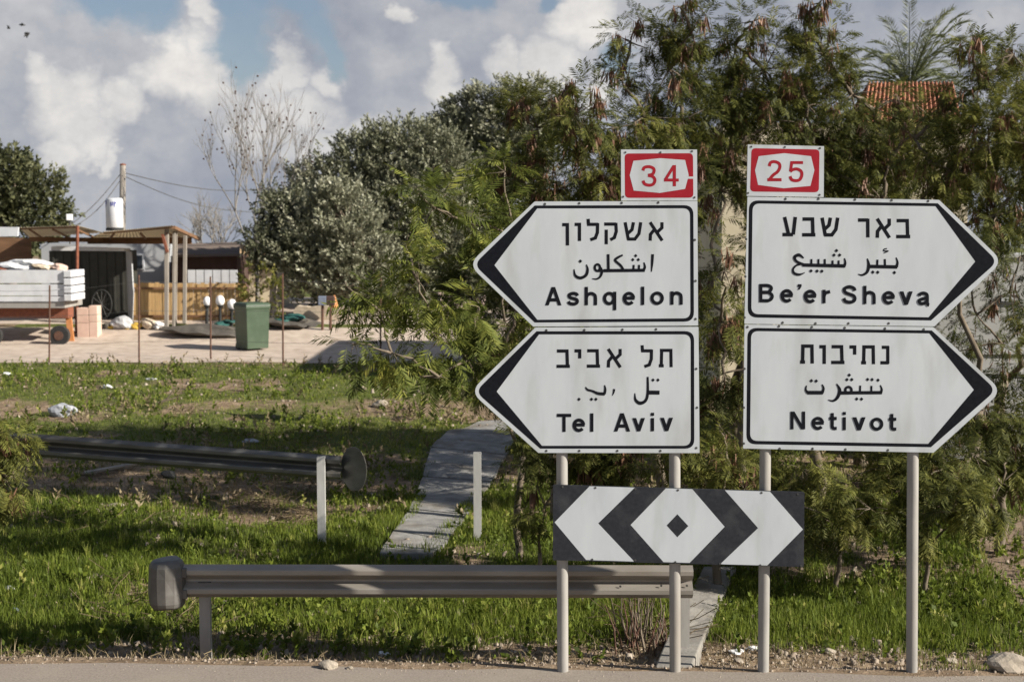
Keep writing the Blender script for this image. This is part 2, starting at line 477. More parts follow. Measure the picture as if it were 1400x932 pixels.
def soil_material():
    m = bpy.data.materials.new('soil'); m.use_nodes = True
    nt = m.node_tree; nt.nodes.clear(); N, L = nt.nodes.new, nt.links.new
    out = N('ShaderNodeOutputMaterial'); bs = N('ShaderNodeBsdfPrincipled'); bs.inputs['Roughness'].default_value = .95
    bs.inputs['Specular IOR Level'].default_value = .15
    tc = N('ShaderNodeTexCoord')

    def noise(s, d=8):
        n = N('ShaderNodeTexNoise'); n.inputs['Scale'].default_value = s; n.inputs['Detail'].default_value = d; n.inputs['Roughness'].default_value = .65
        L(tc.outputs['Object'], n.inputs['Vector']); return n.outputs['Fac']

    def ramp(f, cols):
        r = N('ShaderNodeValToRGB'); e = r.color_ramp.elements
        while len(e) < len(cols): e.new(.5)
        for i, c in enumerate(cols): e[i].position = .28 + .44 * i / (len(cols) - 1); e[i].color = (*c, 1)
        L(f, r.inputs[0]); return r.outputs[0]
    dirt = ramp(noise(5), [(.10, .07, .044), (.21, .152, .10), (.36, .275, .19)])
    green = ramp(noise(9), [(.05, .055, .02), (.09, .105, .028), (.16, .16, .055)])
    at = N('ShaderNodeAttribute'); at.attribute_name = 'tone'
    a = N('ShaderNodeMath'); a.operation = 'ADD'; L(at.outputs['Fac'], a.inputs[0])
    b = N('ShaderNodeMath'); b.operation = 'MULTIPLY_ADD'; L(noise(3.1), b.inputs[0]); b.inputs[1].default_value = .9; b.inputs[2].default_value = -.45
    L(b.outputs[0], a.inputs[1])
    mr = N('ShaderNodeMapRange'); mr.inputs['From Min'].default_value = .35; mr.inputs['From Max'].default_value = .65; L(a.outputs[0], mr.inputs[0])
    mx = N('ShaderNodeMix'); mx.data_type = 'RGBA'; L(mr.outputs[0], mx.inputs[0]); L(dirt, mx.inputs[6]); L(green, mx.inputs[7])
    L(mx.outputs[2], bs.inputs['Base Color'])
    bp = N('ShaderNodeBump'); bp.inputs['Strength'].default_value = .7; bp.inputs['Distance'].default_value = .05
    L(noise(14, 10), bp.inputs['Height']); L(bp.outputs[0], bs.inputs['Normal'])
    L(bs.outputs[0], out.inputs[0])
    return m


M['soil'] = soil_material()

# ------------------------------------------------------------------ ground, road, yard, path
PATH_PX = [(524, 753), (597, 748), (640, 700), (686, 640), (712, 578), (652, 578), (600, 596), (578, 650), (560, 705)]
KERB_PX = [(893, 912), (946, 912), (975, 850), (1006, 782), (962, 782), (925, 850)]
TRACK_PX = [(1335, 740), (1420, 700), (1440, 850), (1395, 830)]


def in_poly(x, y, poly):
    x = np.asarray(x, float); y = np.asarray(y, float)
    r = np.zeros(x.shape, bool)
    n = len(poly)
    for i in range(n):
        x1, y1 = poly[i][0], poly[i][1]; x2, y2 = poly[(i + 1) % n][0], poly[(i + 1) % n][1]
        c = ((y1 > y) != (y2 > y)) & (x < (x2 - x1) * (y - y1) / (y2 - y1 + 1e-12) + x1)
        r ^= c
    return r


PATH_W = [G(*p) for p in PATH_PX]
KERB_W = [G(*p) for p in KERB_PX]
PATH_IN = [G(p[0] + (13 if i >= 5 else -15), p[1]) for i, p in enumerate(PATH_PX)]
TRACK_W = [G(*p) for p in TRACK_PX]
YARD_Y0 = G(300, 496).y


def yard_edge(x):
    return YARD_Y0 + 0.5 * (fbm(x, np.zeros_like(np.asarray(x, float)), .6, 4) - .5)


def greenness(x, y):
    """how much of the ground is covered by green growth (0 bare earth or straw, 1 lush)"""
    n = fbm(x, y, .7, 20); n2 = fbm(x, y, .28, 31)
    wy = y + 1.6 * (n2 - .5)
    e = y - road_edge_y(x) + 1.0 * (n - .5)
    g = 0.92 * sstep(1.35, 2.3, e)
    g = g * (1 - .6 * sstep(21.3, 22.5, wy)) + .68 * sstep(24.2, 25.2, wy) * (1 - sstep(27.3, 28.3, wy)) + .55 * sstep(29.2, 30.4, wy)
    g = g + 1.15 * (n - .5) * sstep(.6, 1.2, e) - .55 * sstep(.56, .68, fbm(x, y, .9, 61)) * sstep(15, 17, y)
    g = np.where(in_poly(x, y, TRACK_W), .05, g)
    return np.clip(g, 0, 1)


def build_ground():
    xs = np.concatenate([np.linspace(-3000, -80, 10), np.linspace(-60, -16, 12), np.linspace(-15, 15, 151), np.linspace(16, 60, 12), np.linspace(80, 3000, 10)])
    ys = np.concatenate([np.linspace(-200, 8, 8), np.linspace(10, 36, 131), np.linspace(37, 60, 24), np.linspace(65, 120, 8), np.linspace(200, 4000, 12)])
    X, Y = np.meshgrid(xs, ys)
    Z = ground_z(X, Y)
    V = np.stack([X, Y, Z], -1).reshape(-1, 3)
    nx, ny = len(xs), len(ys)
    i = np.arange(nx - 1)[None, :] + nx * np.arange(ny - 1)[:, None]
    Q = np.stack([i, i + 1, i + nx + 1, i + nx], -1).reshape(-1, 4)
    o = np_mesh('ground', V, Q, greenness(X, Y).ravel(), M['soil'])
    o['kind'] = 'structure'
    o.data.polygons.foreach_set('use_smooth', np.ones(len(o.data.polygons), bool))
    # road: sheet 4 mm above, its broken edge towards the shoulder
    mb = MB()
    pts_e = []
    for k in range(241):
        x = -60 + 120 * k / 240
        y = float(road_edge_y(x)) + .10 * (float(fbm(x, 0, 1.7, 77)) - .5) + .05 * (float(vnoise(x, 3, 6, 71)) - .5)
        pts_e.append((x, y))
    for k in range(240):
        (x0, y0), (x1, y1) = pts_e[k], pts_e[k + 1]
        mb.poly([(x0, -30, .004), (x1, -30, .004), (x1, y1, .004), (x0, y0, .004)])
    mb.build('road', M['asphalt'])['kind'] = 'structure'
    # gravel yard
    mb = MB()
    xs = np.arange(-26, 4, .25)
    ys0 = yard_edge(xs)
    for k in range(len(xs) - 1):
        for r in range(14):
            def q(i, j):
                y = ys0[i] + (54 - ys0[i]) * j / 14
                return (xs[i], y, float(ground_z(xs[i], y)) + .012)
            mb.poly([q(k, r), q(k + 1, r), q(k + 1, r + 1), q(k, r + 1)])
    mb.build('gravel_yard', M['yard'])['kind'] = 'structure'
    # concrete path in slabs with dark joints
    left = [(519, 762), (538, 730), (560, 700), (578, 655), (590, 615), (612, 592), (655, 579)]
    right = [(590, 762), (612, 742), (640, 708), (672, 662), (692, 625), (706, 598), (714, 578)]
    mb = MB()
    for k in range(6):
        a0, a1, b0, b1 = G(*left[k]), G(*left[k + 1]), G(*right[k]), G(*right[k + 1])
        s = 6
        for j in range(s):
            e = 0.012
            f0, f1 = j / s + (e if j == 0 else 0), (j + 1) / s - (e if j == s - 1 else 0)
            q = [a0.lerp(a1, f0), b0.lerp(b1, f0), b0.lerp(b1, f1), a0.lerp(a1, f1)]
            q = [Vector((p.x, p.y, float(ground_z(p.x, p.y)) + .05)) for p in q]
            mb.extrude([p - Vector((0, 0, .2)) for p in q], (0, 0, .2))
    mb.build('path', mat('old_concrete', [(.13, .128, .125), (.22, .215, .205), (.31, .30, .285)], 4.5, .9, 0, .5, bscale=30, big=(1.6, (.13, .105, .075), .8)))['kind'] = 'structure'
    # low concrete kerb running back from the sign posts
    mb = MB()
    kl = [(896, 911), (912, 880), (925, 850), (944, 815), (962, 782)]; kr = [(946, 911), (962, 880), (976, 850), (992, 815), (1007, 782)]
    n = len(kl)
    tops = [p + Vector((0, 0, .07 if i else .01)) for i, p in enumerate([G(*q) for q in kl])] + [p + Vector((0, 0, .07 if i else .01)) for i, p in enumerate([G(*q) for q in kr])]
    pts = tops + [p - Vector((0, 0, .35)) for p in tops]
    m = 2 * n
    fs = [(i, n + i, n + i + 1, i + 1) for i in range(n - 1)] + [(m + i, i, i + 1, m + i + 1) for i in range(n - 1)] + [(n + i, m + n + i, m + n + i + 1, n + i + 1) for i in range(n - 1)] + [(0, m, m + n, n)]
    mb.add(pts, fs)
    mb.build('kerb', mat('kerb_concrete', [(.15, .14, .125), (.24, .225, .20), (.30, .285, .255)], 5, .9, 0, .4, bscale=30, big=(2.5, (.12, .095, .07), .8)), bevel=.015)['kind'] = 'structure'
    # trodden dirt track at the right
    mb = MB()
    a, b, c, d = TRACK_W
    n = 10
    for i in range(n):
        for j in range(n):
            def q(s, t):
                p = a.lerp(b, s / n).lerp(d.lerp(c, s / n), t / n)
                return (p.x, p.y, float(ground_z(p.x, p.y)) + .015)
            mb.poly([q(i, j), q(i + 1, j), q(i + 1, j + 1), q(i, j + 1)])
    mb.build('dirt_track', mat('dirt_track', [(.12, .08, .055), (.22, .16, .11)], 7, .95, 0, .5))['kind'] = 'structure'


build_ground()

# ------------------------------------------------------------------ signs
YS = 11.90            # front of the direction panels
CEN = Vector((0, -1, 0))


def round_poly(pts, radii, n=6):
    out = []
    N = len(pts)
    for i in range(N):
        p = Vector(pts[i]).to_2d(); a = Vector(pts[i - 1]).to_2d(); b = Vector(pts[(i + 1) % N]).to_2d()
        r = radii[i] if isinstance(radii, (list, tuple)) else radii
        if r <= 0: out.append(p); continue
        u = (a - p).normalized(); w = (b - p).normalized()
        half = math.acos(max(-1, min(1, u.dot(w)))) / 2
        t = min(r / math.tan(half), (a - p).length * .49, (b - p).length * .49)
        p0, p1 = p + u * t, p + w * t
        for k in range(n + 1):
            s = k / n
            out.append(p0 * (1 - s) ** 2 + p * 2 * s * (1 - s) + p1 * s * s)
    return out


def plate(px, yfront, thick):
    mb = MB()
    mb.extrude([P(q[0], q[1], yfront) for q in px], (0, thick, 0))
    return mb


def spline(pts, closed=False, n=7):
    p = [Vector(q) for q in pts]
    N = len(p)
    if N == 2: return p
    out = []
    for i in range(N if closed else N - 1):
        if closed: a, b, c, d = p[i - 1], p[i], p[(i + 1) % N], p[(i + 2) % N]
        else: a, b, c, d = p[max(i - 1, 0)], p[i], p[i + 1], p[min(i + 2, N - 1)]
        for k in range(n):
            t = k / n
            out.append(.5 * ((2 * b) + (c - a) * t + (2 * a - 5 * b + 4 * c - d) * t * t + (3 * b - a - 3 * c + d) * t ** 3))
    if not closed: out.append(p[-1])
    return out


class Letters:
    """flat vinyl strokes laid on a panel; each stroke a hair proud of the one below"""
    def __init__(self, ox, oy, k, y):
        self.ox, self.oy, self.k, self.y, self.n = ox, oy, k, y, 0
        self.parts = {}
        self.mb = self.use('arabic')

    def use(self, script):
        self.mb = self.parts.setdefault(script, MB())
        return self.mb

    def M(self, q):
        return P(self.ox + q[0] / self.k, self.oy + q[1] / self.k, self.y - .0006 - self.n * .00006)

    def poly(self, pts):
        self.mb.poly([self.M(p) for p in pts]); self.n += 1

    def ribbon(self, pts, widths, closed=False):
        p = [Vector((q[0], q[1])) for q in pts]
        N = len(p)
        if isinstance(widths, (int, float)): widths = [widths] * N
        L_, R_ = [], []
        for i in range(N):
            a = p[i - 1] if (closed or i > 0) else None
            b = p[(i + 1) % N] if (closed or i < N - 1) else None
            d1 = (p[i] - a).normalized() if a is not None else (b - p[i]).normalized()
            d2 = (b - p[i]).normalized() if b is not None else d1
            n1, n2 = Vector((-d1.y, d1.x)), Vector((-d2.y, d2.x))
            m = (n1 + n2)
            m = m.normalized() if m.length > 1e-6 else n1
            s = min(1.8, 1 / max(.3, m.dot(n1)))
            L_.append(p[i] + m * widths[i] / 2 * s); R_.append(p[i] - m * widths[i] / 2 * s)
        pts3 = [self.M(q) for q in L_ + R_]
        fs = [(i, (i + 1) % N, N + (i + 1) % N, N + i) for i in range(N if closed else N - 1)]
        self.mb.add(pts3, fs); self.n += 1

    def line(self, pts, w): self.ribbon(pts, w)

    def curve(self, pts, w, closed=False):
        if isinstance(w, (int, float)):
            self.ribbon(spline(pts, closed), w, closed)
        else:
            q = spline([(a[0], a[1], ww) for a, ww in zip(pts, w)])
            self.ribbon([(c.x, c.y) for c in q], [c.z for c in q])

    def ell(self, cx, cy, rx, ry, w, a0=0, a1=360, n=26):
        closed = a1 - a0 >= 360
        m = n if closed else n + 1
        self.ribbon([(cx + rx * math.cos(math.radians(a0 + (a1 - a0) * k / n)), cy - ry * math.sin(math.radians(a0 + (a1 - a0) * k / n))) for k in range(m)], w, closed)

    def dots(self, pts, s):
        for x, y in pts: self.poly([(x - s / 2, y), (x, y - s / 2), (x + s / 2, y), (x, y + s / 2)])

    HEB = {
        'alef': [[(12, 0), (92, 100)], [(90, 0), (90, 30), (62, 52)], [(13, 100), (15, 66), (38, 42)]],
        'shin': [[(8, 0), (26, 95)], [(94, 0), (84, 62), (62, 91), (20, 91)], [(54, 0), (46, 40), (22, 62)]],
        'qof': [[(0, 9), (88, 9)], [(86, 2), (89, 50), (75, 85), (45, 97)], [(15, 40), (15, 122)]],
        'lamed': [[(12, -22), (15, 10)], [(4, 9), (92, 9)], [(88, 2), (86, 55), (70, 86), (30, 96)]],
        'vav': [[(0, 9), (84, 9)], [(72, 0), (72, 100)]],
        'final_nun': [[(0, 9), (88, 9)], [(75, 0), (77, 123)]],
        'tav': [[(8, 8), (98, 8)], [(87, 0), (89, 100)], [(21, 8), (18, 92)], [(0, 92), (36, 92)]],
        'bet': [[(3, 9), (90, 9)], [(78, 2), (82, 98)], [(0, 92), (100, 92)]],
        'yod': [[(0, 9), (88, 9)], [(76, 0), (76, 50)]],
        'resh': [[(0, 9), (88, 9)], [(83, 2), (84, 100)]],
        'ayin': [[(14, 0), (42, 93)], [(88, 0), (74, 93)], [(0, 93), (72, 93)]],
        'nun': [[(15, 9), (92, 9)], [(80, 2), (80, 98)], [(0, 93), (90, 93)]]}

    def hebrew(self, items, w):
        self.use('hebrew')
        for ch, x0, x1, y0, y1 in items:
            for st in self.HEB[ch]:
                self.line([(x0 + (x1 - x0) * a / 100, y0 + (y1 - y0) * b / 100) for a, b in st], w)
        self.use('arabic')

    def latin(self, items):
        S = 18
        self.use('latin')
        for ch, x0, x1, yb, yt in items:
            W = {'A': 92, 's': 62, 'h': 66, 'q': 72, 'e': 68, 'l': 18, 'o': 72, 'n': 66, 'T': 76, 'v': 66, 'i': 18, 'B': 76, "'": 20, 'r': 42, 'S': 76, 'a': 66, 'N': 80, 't': 42}[ch]
            kx, ky = (x1 - x0) / W, (yb - yt) / 100
            T = lambda q: (x0 + q[0] * kx, yb - q[1] * ky)
            w = S * ky
            ln = lambda pts: self.line([T(q) for q in pts], w)
            cv = lambda pts, c=False: self.curve([T(q) for q in pts], w, c)
            pl = lambda pts: self.poly([T(q) for q in pts])

            def el(cx, cy, rx, ry, a0=0, a1=360):
                c = T((cx, cy)); self.ell(c[0], c[1], rx * kx, ry * ky, w, a0, a1)
            if ch == 'l': ln([(9, 0), (9, 100)])
            elif ch == 'i': ln([(9, 0), (9, 72)]); ln([(9, 84), (9, 101)])
            elif ch in 'hn':
                ln([(9, 0), (9, 100 if ch == 'h' else 73)]); cv([(9, 36), (14, 54), (33, 64), (52, 56), (57, 40), (57, 0)])
            elif ch == 'o': el(36, 36, 27, 28)
            elif ch == 'q': el(34, 36, 25, 28); ln([(63, 73), (63, -28)])
            elif ch == 'e': ln([(9, 38), (66, 38)]); el(35, 36, 25, 28, 5, 320)
            elif ch == 's': cv([(56, 52), (48, 62), (32, 65), (15, 60), (11, 51), (18, 42), (34, 37), (50, 31), (54, 21), (48, 11), (32, 7), (14, 11), (7, 22)])
            elif ch == 'S': cv([(66, 70), (60, 84), (38, 92), (16, 85), (11, 72), (20, 59), (40, 51), (60, 42), (66, 27), (58, 13), (38, 8), (16, 14), (8, 30)])
            elif ch == 'A': pl([(0, 0), (20, 0), (56, 100), (36, 100)]); pl([(92, 0), (72, 0), (36, 100), (56, 100)]); ln([(20, 30), (72, 30)])
            elif ch == 'v': pl([(0, 73), (20, 73), (43, 0), (24, 0)]); pl([(66, 73), (46, 73), (23, 0), (42, 0)])
            elif ch == 'T': ln([(0, 91), (76, 91)]); ln([(38, 0), (38, 95)])
            elif ch == 'B': ln([(9, 0), (9, 100)]); cv([(9, 91), (44, 91), (60, 83), (62, 72), (54, 60), (42, 54), (9, 54)]); cv([(9, 54), (46, 54), (62, 44), (67, 31), (60, 16), (44, 9), (9, 9)])
            elif ch == 'N': ln([(9, 0), (9, 100)]); ln([(71, 0), (71, 100)]); pl([(2, 100), (22, 100), (78, 0), (58, 0)])
            elif ch == 't': cv([(16, 94), (16, 40), (16, 20), (22, 10), (40, 9)]); ln([(0, 64), (40, 64)])
            elif ch == 'r': ln([(9, 0), (9, 73)]); cv([(9, 36), (17, 55), (40, 63)])
            elif ch == 'a': cv([(9, 50), (15, 60), (32, 65), (48, 59), (52, 46), (52, 16), (55, 3), (62, 0)]); cv([(52, 38), (28, 34), (13, 27), (10, 18), (18, 9), (32, 9), (46, 15), (52, 26)])
            elif ch == "'": pl([(2, 100), (20, 100), (20, 88), (10, 70), (2, 74), (9, 84), (2, 86)])


def arrow_panel(root, name_label, outer, outer_r, ring_out, ring_out_r, ring_in, ring_in_r, letters, rivets):
    p = plate(round_poly(outer, outer_r), YS, .012).build('sign_panel', M['sign_white'], root)
    p['label'] = name_label
    # black border with its solid arrow head, between two outlines
    a = round_poly(ring_out, ring_out_r); b = round_poly(ring_in, ring_in_r)
    me_pts = [P(q.x, q.y, YS - .0006) for q in a] + [P(q.x, q.y, YS - .0006) for q in b]
    bm = bmesh.new()
    off = BASE[root.name]
    vs = [bm.verts.new(q - off) for q in me_pts]
    n = len(a)
    es = [bm.edges.new((vs[i], vs[(i + 1) % n])) for i in range(n)] + [bm.edges.new((vs[n + i], vs[n + (i + 1) % len(b)])) for i in range(len(b))]
    bmesh.ops.triangle_fill(bm, edges=es, use_beauty=True, use_dissolve=False)
    me = bpy.data.meshes.new('border'); bm.to_mesh(me); bm.free()
    o = finish(me, 'border', M['sign_black'], p, False)
    for script, lm in letters.parts.items(): lm.build(script + '_lettering', M['sign_black'], p)
    rv = MB()
    for (u, v) in rivets:
        c = P(u, v, YS)
        rv.add([c + Vector((.0095 * math.cos(k * math.pi / 4), -.003, .0095 * math.sin(k * math.pi / 4))) for k in range(8)] + [c + Vector((.011 * math.cos(k * math.pi / 4), 0, .011 * math.sin(k * math.pi / 4))) for k in range(8)],
               [tuple(range(8))] + [(k, (k + 1) % 8, 8 + (k + 1) % 8, 8 + k) for k in range(8)])
    rv.build('rivets', M['rivet'], p)
    return p


def number_plate(root, label, outer, red, hexa, digits, ox, oy, rivets, notch=None):
    p = plate(outer, YS - .002, .012).build('route_plate', M['sign_white'], root)
    p['label'] = label
    mb = MB(); mb.poly([P(q.x, q.y, YS - .0026) for q in round_poly(red, 6)]); mb.build('red_field', M['sign_red'], p)
    mb = MB(); mb.poly([P(q[0], q[1], YS - .0032) for q in hexa])
    if notch: mb.poly([P(q[0], q[1], YS - .0033) for q in notch])
    mb.build('white_field', M['sign_white'], p)
    digits.mb.build('number', M['sign_red'], p)
    rv = MB()
    for (u, v) in rivets:
        c = P(u, v, YS - .002)
        rv.add([c + Vector((.009 * math.cos(k * math.pi / 4), -.003, .009 * math.sin(k * math.pi / 4))) for k in range(8)], [tuple(range(8))])
    rv.build('rivets', M['rivet'], p)


def post(root, ut, vt, ub, vb, y, r=.048):
    b, t = P(ub, vb, y), P(ut, vt, y)
    mb = MB(); mb.tube([b - Vector((0, 0, .25)), b, b.lerp(t, .33), b.lerp(t, .66), t], r, 20)
    return mb.build('post', M['galvanised'], root, True)


YP = YS + .012 + .052
def sign_left():
    root = thing('direction_sign', 'white road sign of two left-pointing arrow panels under a red 34 plate', 'road sign', at_ground(845, YP))
    post(root, 767, 300, 769.5, 921, YP); post(root, 921.5, 215, 923, 916, YP)
    L1 = Letters(730, 280, 5.826, YS)
    L1.hebrew([('alef', 910, 1032, 139, 286), ('shin', 715, 860, 139, 286), ('qof', 560, 668, 141, 283), ('lamed', 420, 520, 143, 284), ('vav', 325, 378, 143, 288), ('final_nun', 226, 280, 145, 290)], 26)
    L1.curve([(946, 393), (942, 460), (936, 533)], [22, 20, 8])
    L1.line([(884, 521), (556, 524)], 26)
    L1.curve([(876, 458), (884, 495), (872, 524)], [10, 19, 22]); L1.line([(838, 478), (836, 524)], 17); L1.line([(795, 478), (793, 524)], 17)
    L1.dots([(788, 437), (832, 437), (811, 405)], 28)
    L1.curve([(708, 400), (668, 420), (648, 443), (690, 482), (716, 521)], [14, 20, 20, 20, 18])
    L1.line([(592, 393), (594, 524)], 21)
    L1.ell(506, 500, 21, 26, 19); L1.curve([(532, 500), (541, 535), (528, 572), (500, 590), (464, 588)], [20, 22, 18, 14, 6]); L1.line([(560, 524), (510, 527)], 18)
    L1.curve([(418, 475), (428, 515), (415, 560), (370, 582), (330, 562), (320, 512)], [8, 20, 24, 24, 20, 7]); L1.dots([(370, 449)], 30)
    L1.latin([('A', 90, 220, 800, 654), ('s', 264, 358, 800, 654), ('h', 404, 504, 799, 653), ('q', 550, 657, 798, 652), ('e', 706, 806, 798, 652), ('l', 853, 880, 797, 651), ('o', 928, 1036, 796, 650), ('n', 1086, 1186, 795, 649)])
    riv = [(745, 279), (792, 278), (850, 277.5), (900, 277), (950, 328), (951, 384), (951, 436)]
    arrow_panel(root, 'upper arrow panel reading Ashqelon', [(640.5, 361.5), (731, 275.5), (953.5, 275), (954.5, 445), (729, 446.3)], [17, 4, 1, 1, 2],
                [(648, 361.5), (731, 281), (948, 280.5), (948.8, 439.5), (731, 440.8)], [12, 1, 13, 13, 1],
                [(676, 362.5), (734.6, 285), (943.4, 284.8), (944, 435), (734.6, 437)], [1, 1, 10, 10, 1], L1, riv)
    L2 = Letters(730, 450, 5.483, YS)
    L2.hebrew([('tav', 936, 1040, 147, 284), ('lamed', 800, 893, 149, 285), ('alef', 543, 658, 147, 286), ('bet', 397, 496, 148, 287), ('yod', 305, 356, 149, 287), ('bet', 170, 270, 150, 288)], 24)
    L2.curve([(853, 356), (853, 480), (836, 535), (795, 553), (762, 528), (757, 478)], [15, 20, 22, 26, 20, 6]); L2.line([(852, 473), (942, 474)], 30)
    L2.dots([(893, 380), (930, 380)], 27)
    L2.curve([(602, 447), (598, 472), (588, 497)], [17, 13, 4])
    L2.curve([(387, 432), (402, 452), (440, 463), (480, 480), (532, 484)], [8, 16, 17, 22, 24]); L2.curve([(530, 418), (535, 450), (530, 486)], [8, 18, 18])
    L2.dots([(432, 524), (465, 524), (338, 524)], 27)
    L2.latin([('T', 172, 280, 768, 632), ('e', 288, 384, 768, 630), ('l', 421, 447, 767, 629), ('A', 600, 722, 765, 628), ('v', 738, 833, 764, 627), ('i', 876, 902, 763, 626), ('v', 946, 1043, 762, 625)])
    riv = [(747, 451.5), (799, 451), (851, 450.5), (897, 450), (952, 504), (953, 557), (952, 612), (747, 616), (792, 616), (844, 616), (903, 616)]
    arrow_panel(root, 'lower arrow panel reading Tel Aviv', [(643, 535), (732, 447.6), (955, 446.8), (956.5, 619), (736, 618.8)], [17, 4, 1, 1, 3],
                [(650, 535), (733.6, 452.7), (949, 452.5), (949.3, 613), (738.5, 613)], [12, 1, 13, 13, 1],
                [(679, 535), (737, 457), (944.3, 457), (944.5, 609), (741, 609)], [1, 1, 10, 10, 1], L2, riv)
    D = Letters(840, 195, 10.97, YS - .0036)
    D.curve([(428, 420), (450, 375), (520, 362), (582, 385), (596, 425), (570, 475), (505, 492)], 46)
    D.curve([(505, 492), (575, 510), (608, 560), (585, 620), (525, 640), (455, 620), (430, 570)], 46)
    D.line([(900, 338), (900, 655)], 48); D.line([(745, 562), (966, 562)], 44); D.line([(893, 350), (762, 560)], 44)
    number_plate(root, 'red and white plate with the number 34', [(849, 204.6), (953, 204.6), (953.4, 274.4), (849.3, 274.4)], [(854, 210), (947.5, 209.6), (948, 270.4), (854.5, 270.6)],
                 [(840 + x / 10.97, 195 + y / 10.97) for x, y in [(285, 275), (690, 235), (1060, 262), (1115, 490), (1060, 695), (680, 755), (290, 720), (230, 490)]], D, 0, 0,
                 [(855, 208.5), (903, 208.5), (946, 207), (852, 269), (949.5, 270)], [(940, 241.5), (948, 241.5), (948, 244.5), (940, 244.5)])


def sign_right():
    root = thing('direction_sign', 'white road sign of two right-pointing arrow panels under a red 25 plate', 'road sign', at_ground(1146, YP))
    post(root, 1050, 215, 1043.5, 918, YP); post(root, 1249.5, 300, 1246.5, 924, YP)
    L1 = Letters(1015, 270, 5.185, YS)
    L1.hebrew([('bet', 1090, 1190, 152, 288), ('alef', 942, 1052, 150, 286), ('resh', 820, 903, 148, 283), ('shin', 555, 684, 143, 277), ('bet', 424, 518, 141, 275), ('ayin', 285, 388, 138, 272)], 25)
    L1.curve([(1090, 425), (1100, 460), (1092, 494)], [8, 16, 22]); L1.line([(1098, 492), (890, 488)], 25)
    L1.line([(1010, 436), (1012, 490)], 15); L1.line([(958, 440), (956, 490)], 15)
    L1.curve([(886, 432), (896, 480), (884, 528), (850, 549), (820, 543)], [8, 22, 20, 15, 5]); L1.dots([(1078, 532), (925, 529), (960, 530)], 27)
    L1.curve([(1026, 362), (1006, 366), (1004, 378), (1032, 380), (1002, 394)], [7, 8, 8, 9, 6])
    L1.curve([(724, 430), (730, 462), (722, 488)], [8, 16, 20]); L1.line([(730, 485), (425, 478)], 24)
    for x in (683, 640, 585, 540, 490): L1.line([(x, 446 if x > 600 else 436), (x, 482)], 14)
    L1.dots([(650, 408), (690, 408), (668, 376)], 26)
    L1.curve([(436, 430), (402, 407), (372, 422), (384, 452), (440, 478)], [8, 22, 22, 18, 20])
    L1.curve([(425, 470), (385, 480), (360, 508), (368, 536), (405, 546), (443, 532)], [14, 14, 14, 18, 16, 5])
    L1.dots([(487, 520), (530, 521), (564, 522)], 26)
    L1.latin([('B', 118, 224, 742, 612), ('e', 268, 360, 744, 613), ("'", 390, 420, 748, 614), ('e', 433, 526, 748, 617), ('r', 566, 625, 749, 618), ('S', 708, 812, 752, 622), ('h', 856, 946, 755, 625), ('e', 990, 1082, 757, 627), ('v', 1114, 1208, 760, 630), ('a', 1240, 1330, 762, 632)])
    riv = [(1074, 272), (1119, 272), (1169, 273), (1219, 274), (1269, 275), (1020, 327), (1019, 378), (1018, 434), (1070, 441), (1115, 442), (1160, 442), (1215, 442)]
    arrow_panel(root, "upper arrow panel reading Be'er Sheva", [(1022, 269), (1284, 273.3), (1371, 357), (1277.5, 446), (1017.8, 442.6)], [1, 4, 17, 2, 1],
                [(1024, 273.9), (1282.2, 278), (1364, 357.4), (1273, 438), (1022.2, 433.8)], [13, 1, 12, 1, 13],
                [(1029, 278.2), (1279, 282), (1333.5, 357.4), (1269.5, 433.6), (1027.2, 429.2)], [10, 1, 1, 1, 10], L1, riv)
    L2 = Letters(1015, 440, 5.185, YS)
    L2.hebrew([('nun', 978, 1044, 168, 298), ('tav', 842, 940, 166, 299), ('yod', 759, 808, 165, 298), ('bet', 630, 724, 163, 297), ('vav', 546, 594, 163, 297), ('tav', 410, 506, 160, 294)], 24)
    L2.curve([(978, 447), (988, 478), (980, 504)], [8, 16, 22]); L2.line([(990, 500), (700, 502)], 24)
    L2.line([(915, 452), (915, 502)], 14); L2.line([(836, 450), (834, 502)], 14)
    L2.ell(752, 482, 22, 22, 18); L2.line([(760, 502), (690, 503)], 24)
    L2.curve([(668, 438), (690, 482), (676, 532), (645, 558), (607, 552)], [8, 24, 22, 16, 5])
    L2.dots([(962, 412), (888, 407), (920, 408), (811, 545), (845, 546), (742, 408), (776, 408), (758, 376)], 26)
    L2.line([(572, 500), (462, 500)], 26); L2.curve([(565, 442), (576, 470), (566, 504)], [8, 16, 20]); L2.curve([(455, 450), (450, 480), (466, 503)], [8, 14, 22])
    L2.dots([(490, 416), (524, 418)], 26)
    L2.latin([('N', 340, 446, 760, 634), ('e', 488, 580, 764, 636), ('t', 616, 672, 765, 637), ('i', 710, 735, 766, 638), ('v', 780, 874, 767, 640), ('o', 906, 1000, 769, 642), ('t', 1038, 1094, 770, 643)])
    riv = [(1022, 447), (1065, 446), (1110, 447), (1155, 448), (1210, 449), (1263, 450), (1018, 504), (1017, 557), (1017, 606), (1066, 613), (1111, 613), (1156, 614), (1214, 615)]
    arrow_panel(root, 'lower arrow panel reading Netivot', [(1018, 443.6), (1276, 447), (1370, 534), (1276.4, 618.5), (1016, 612.8)], [1, 4, 17, 3, 1],
                [(1022, 448), (1274, 451.6), (1362, 533), (1272.8, 611), (1020.4, 606.8)], [13, 1, 12, 1, 13],
                [(1027, 452.4), (1270.5, 455.6), (1331.6, 532.6), (1269, 606.4), (1025.6, 602.2)], [10, 1, 1, 1, 10], L2, riv)
    D = Letters(1015, 190, 10.97, YS - .0036)
    D.curve([(402, 410), (425, 355), (485, 342), (550, 370), (562, 425), (530, 490), (460, 545), (405, 612)], 46); D.line([(375, 612), (588, 612)], 46)
    D.line([(722, 355), (910, 355)], 44); D.line([(742, 340), (722, 490)], 44)
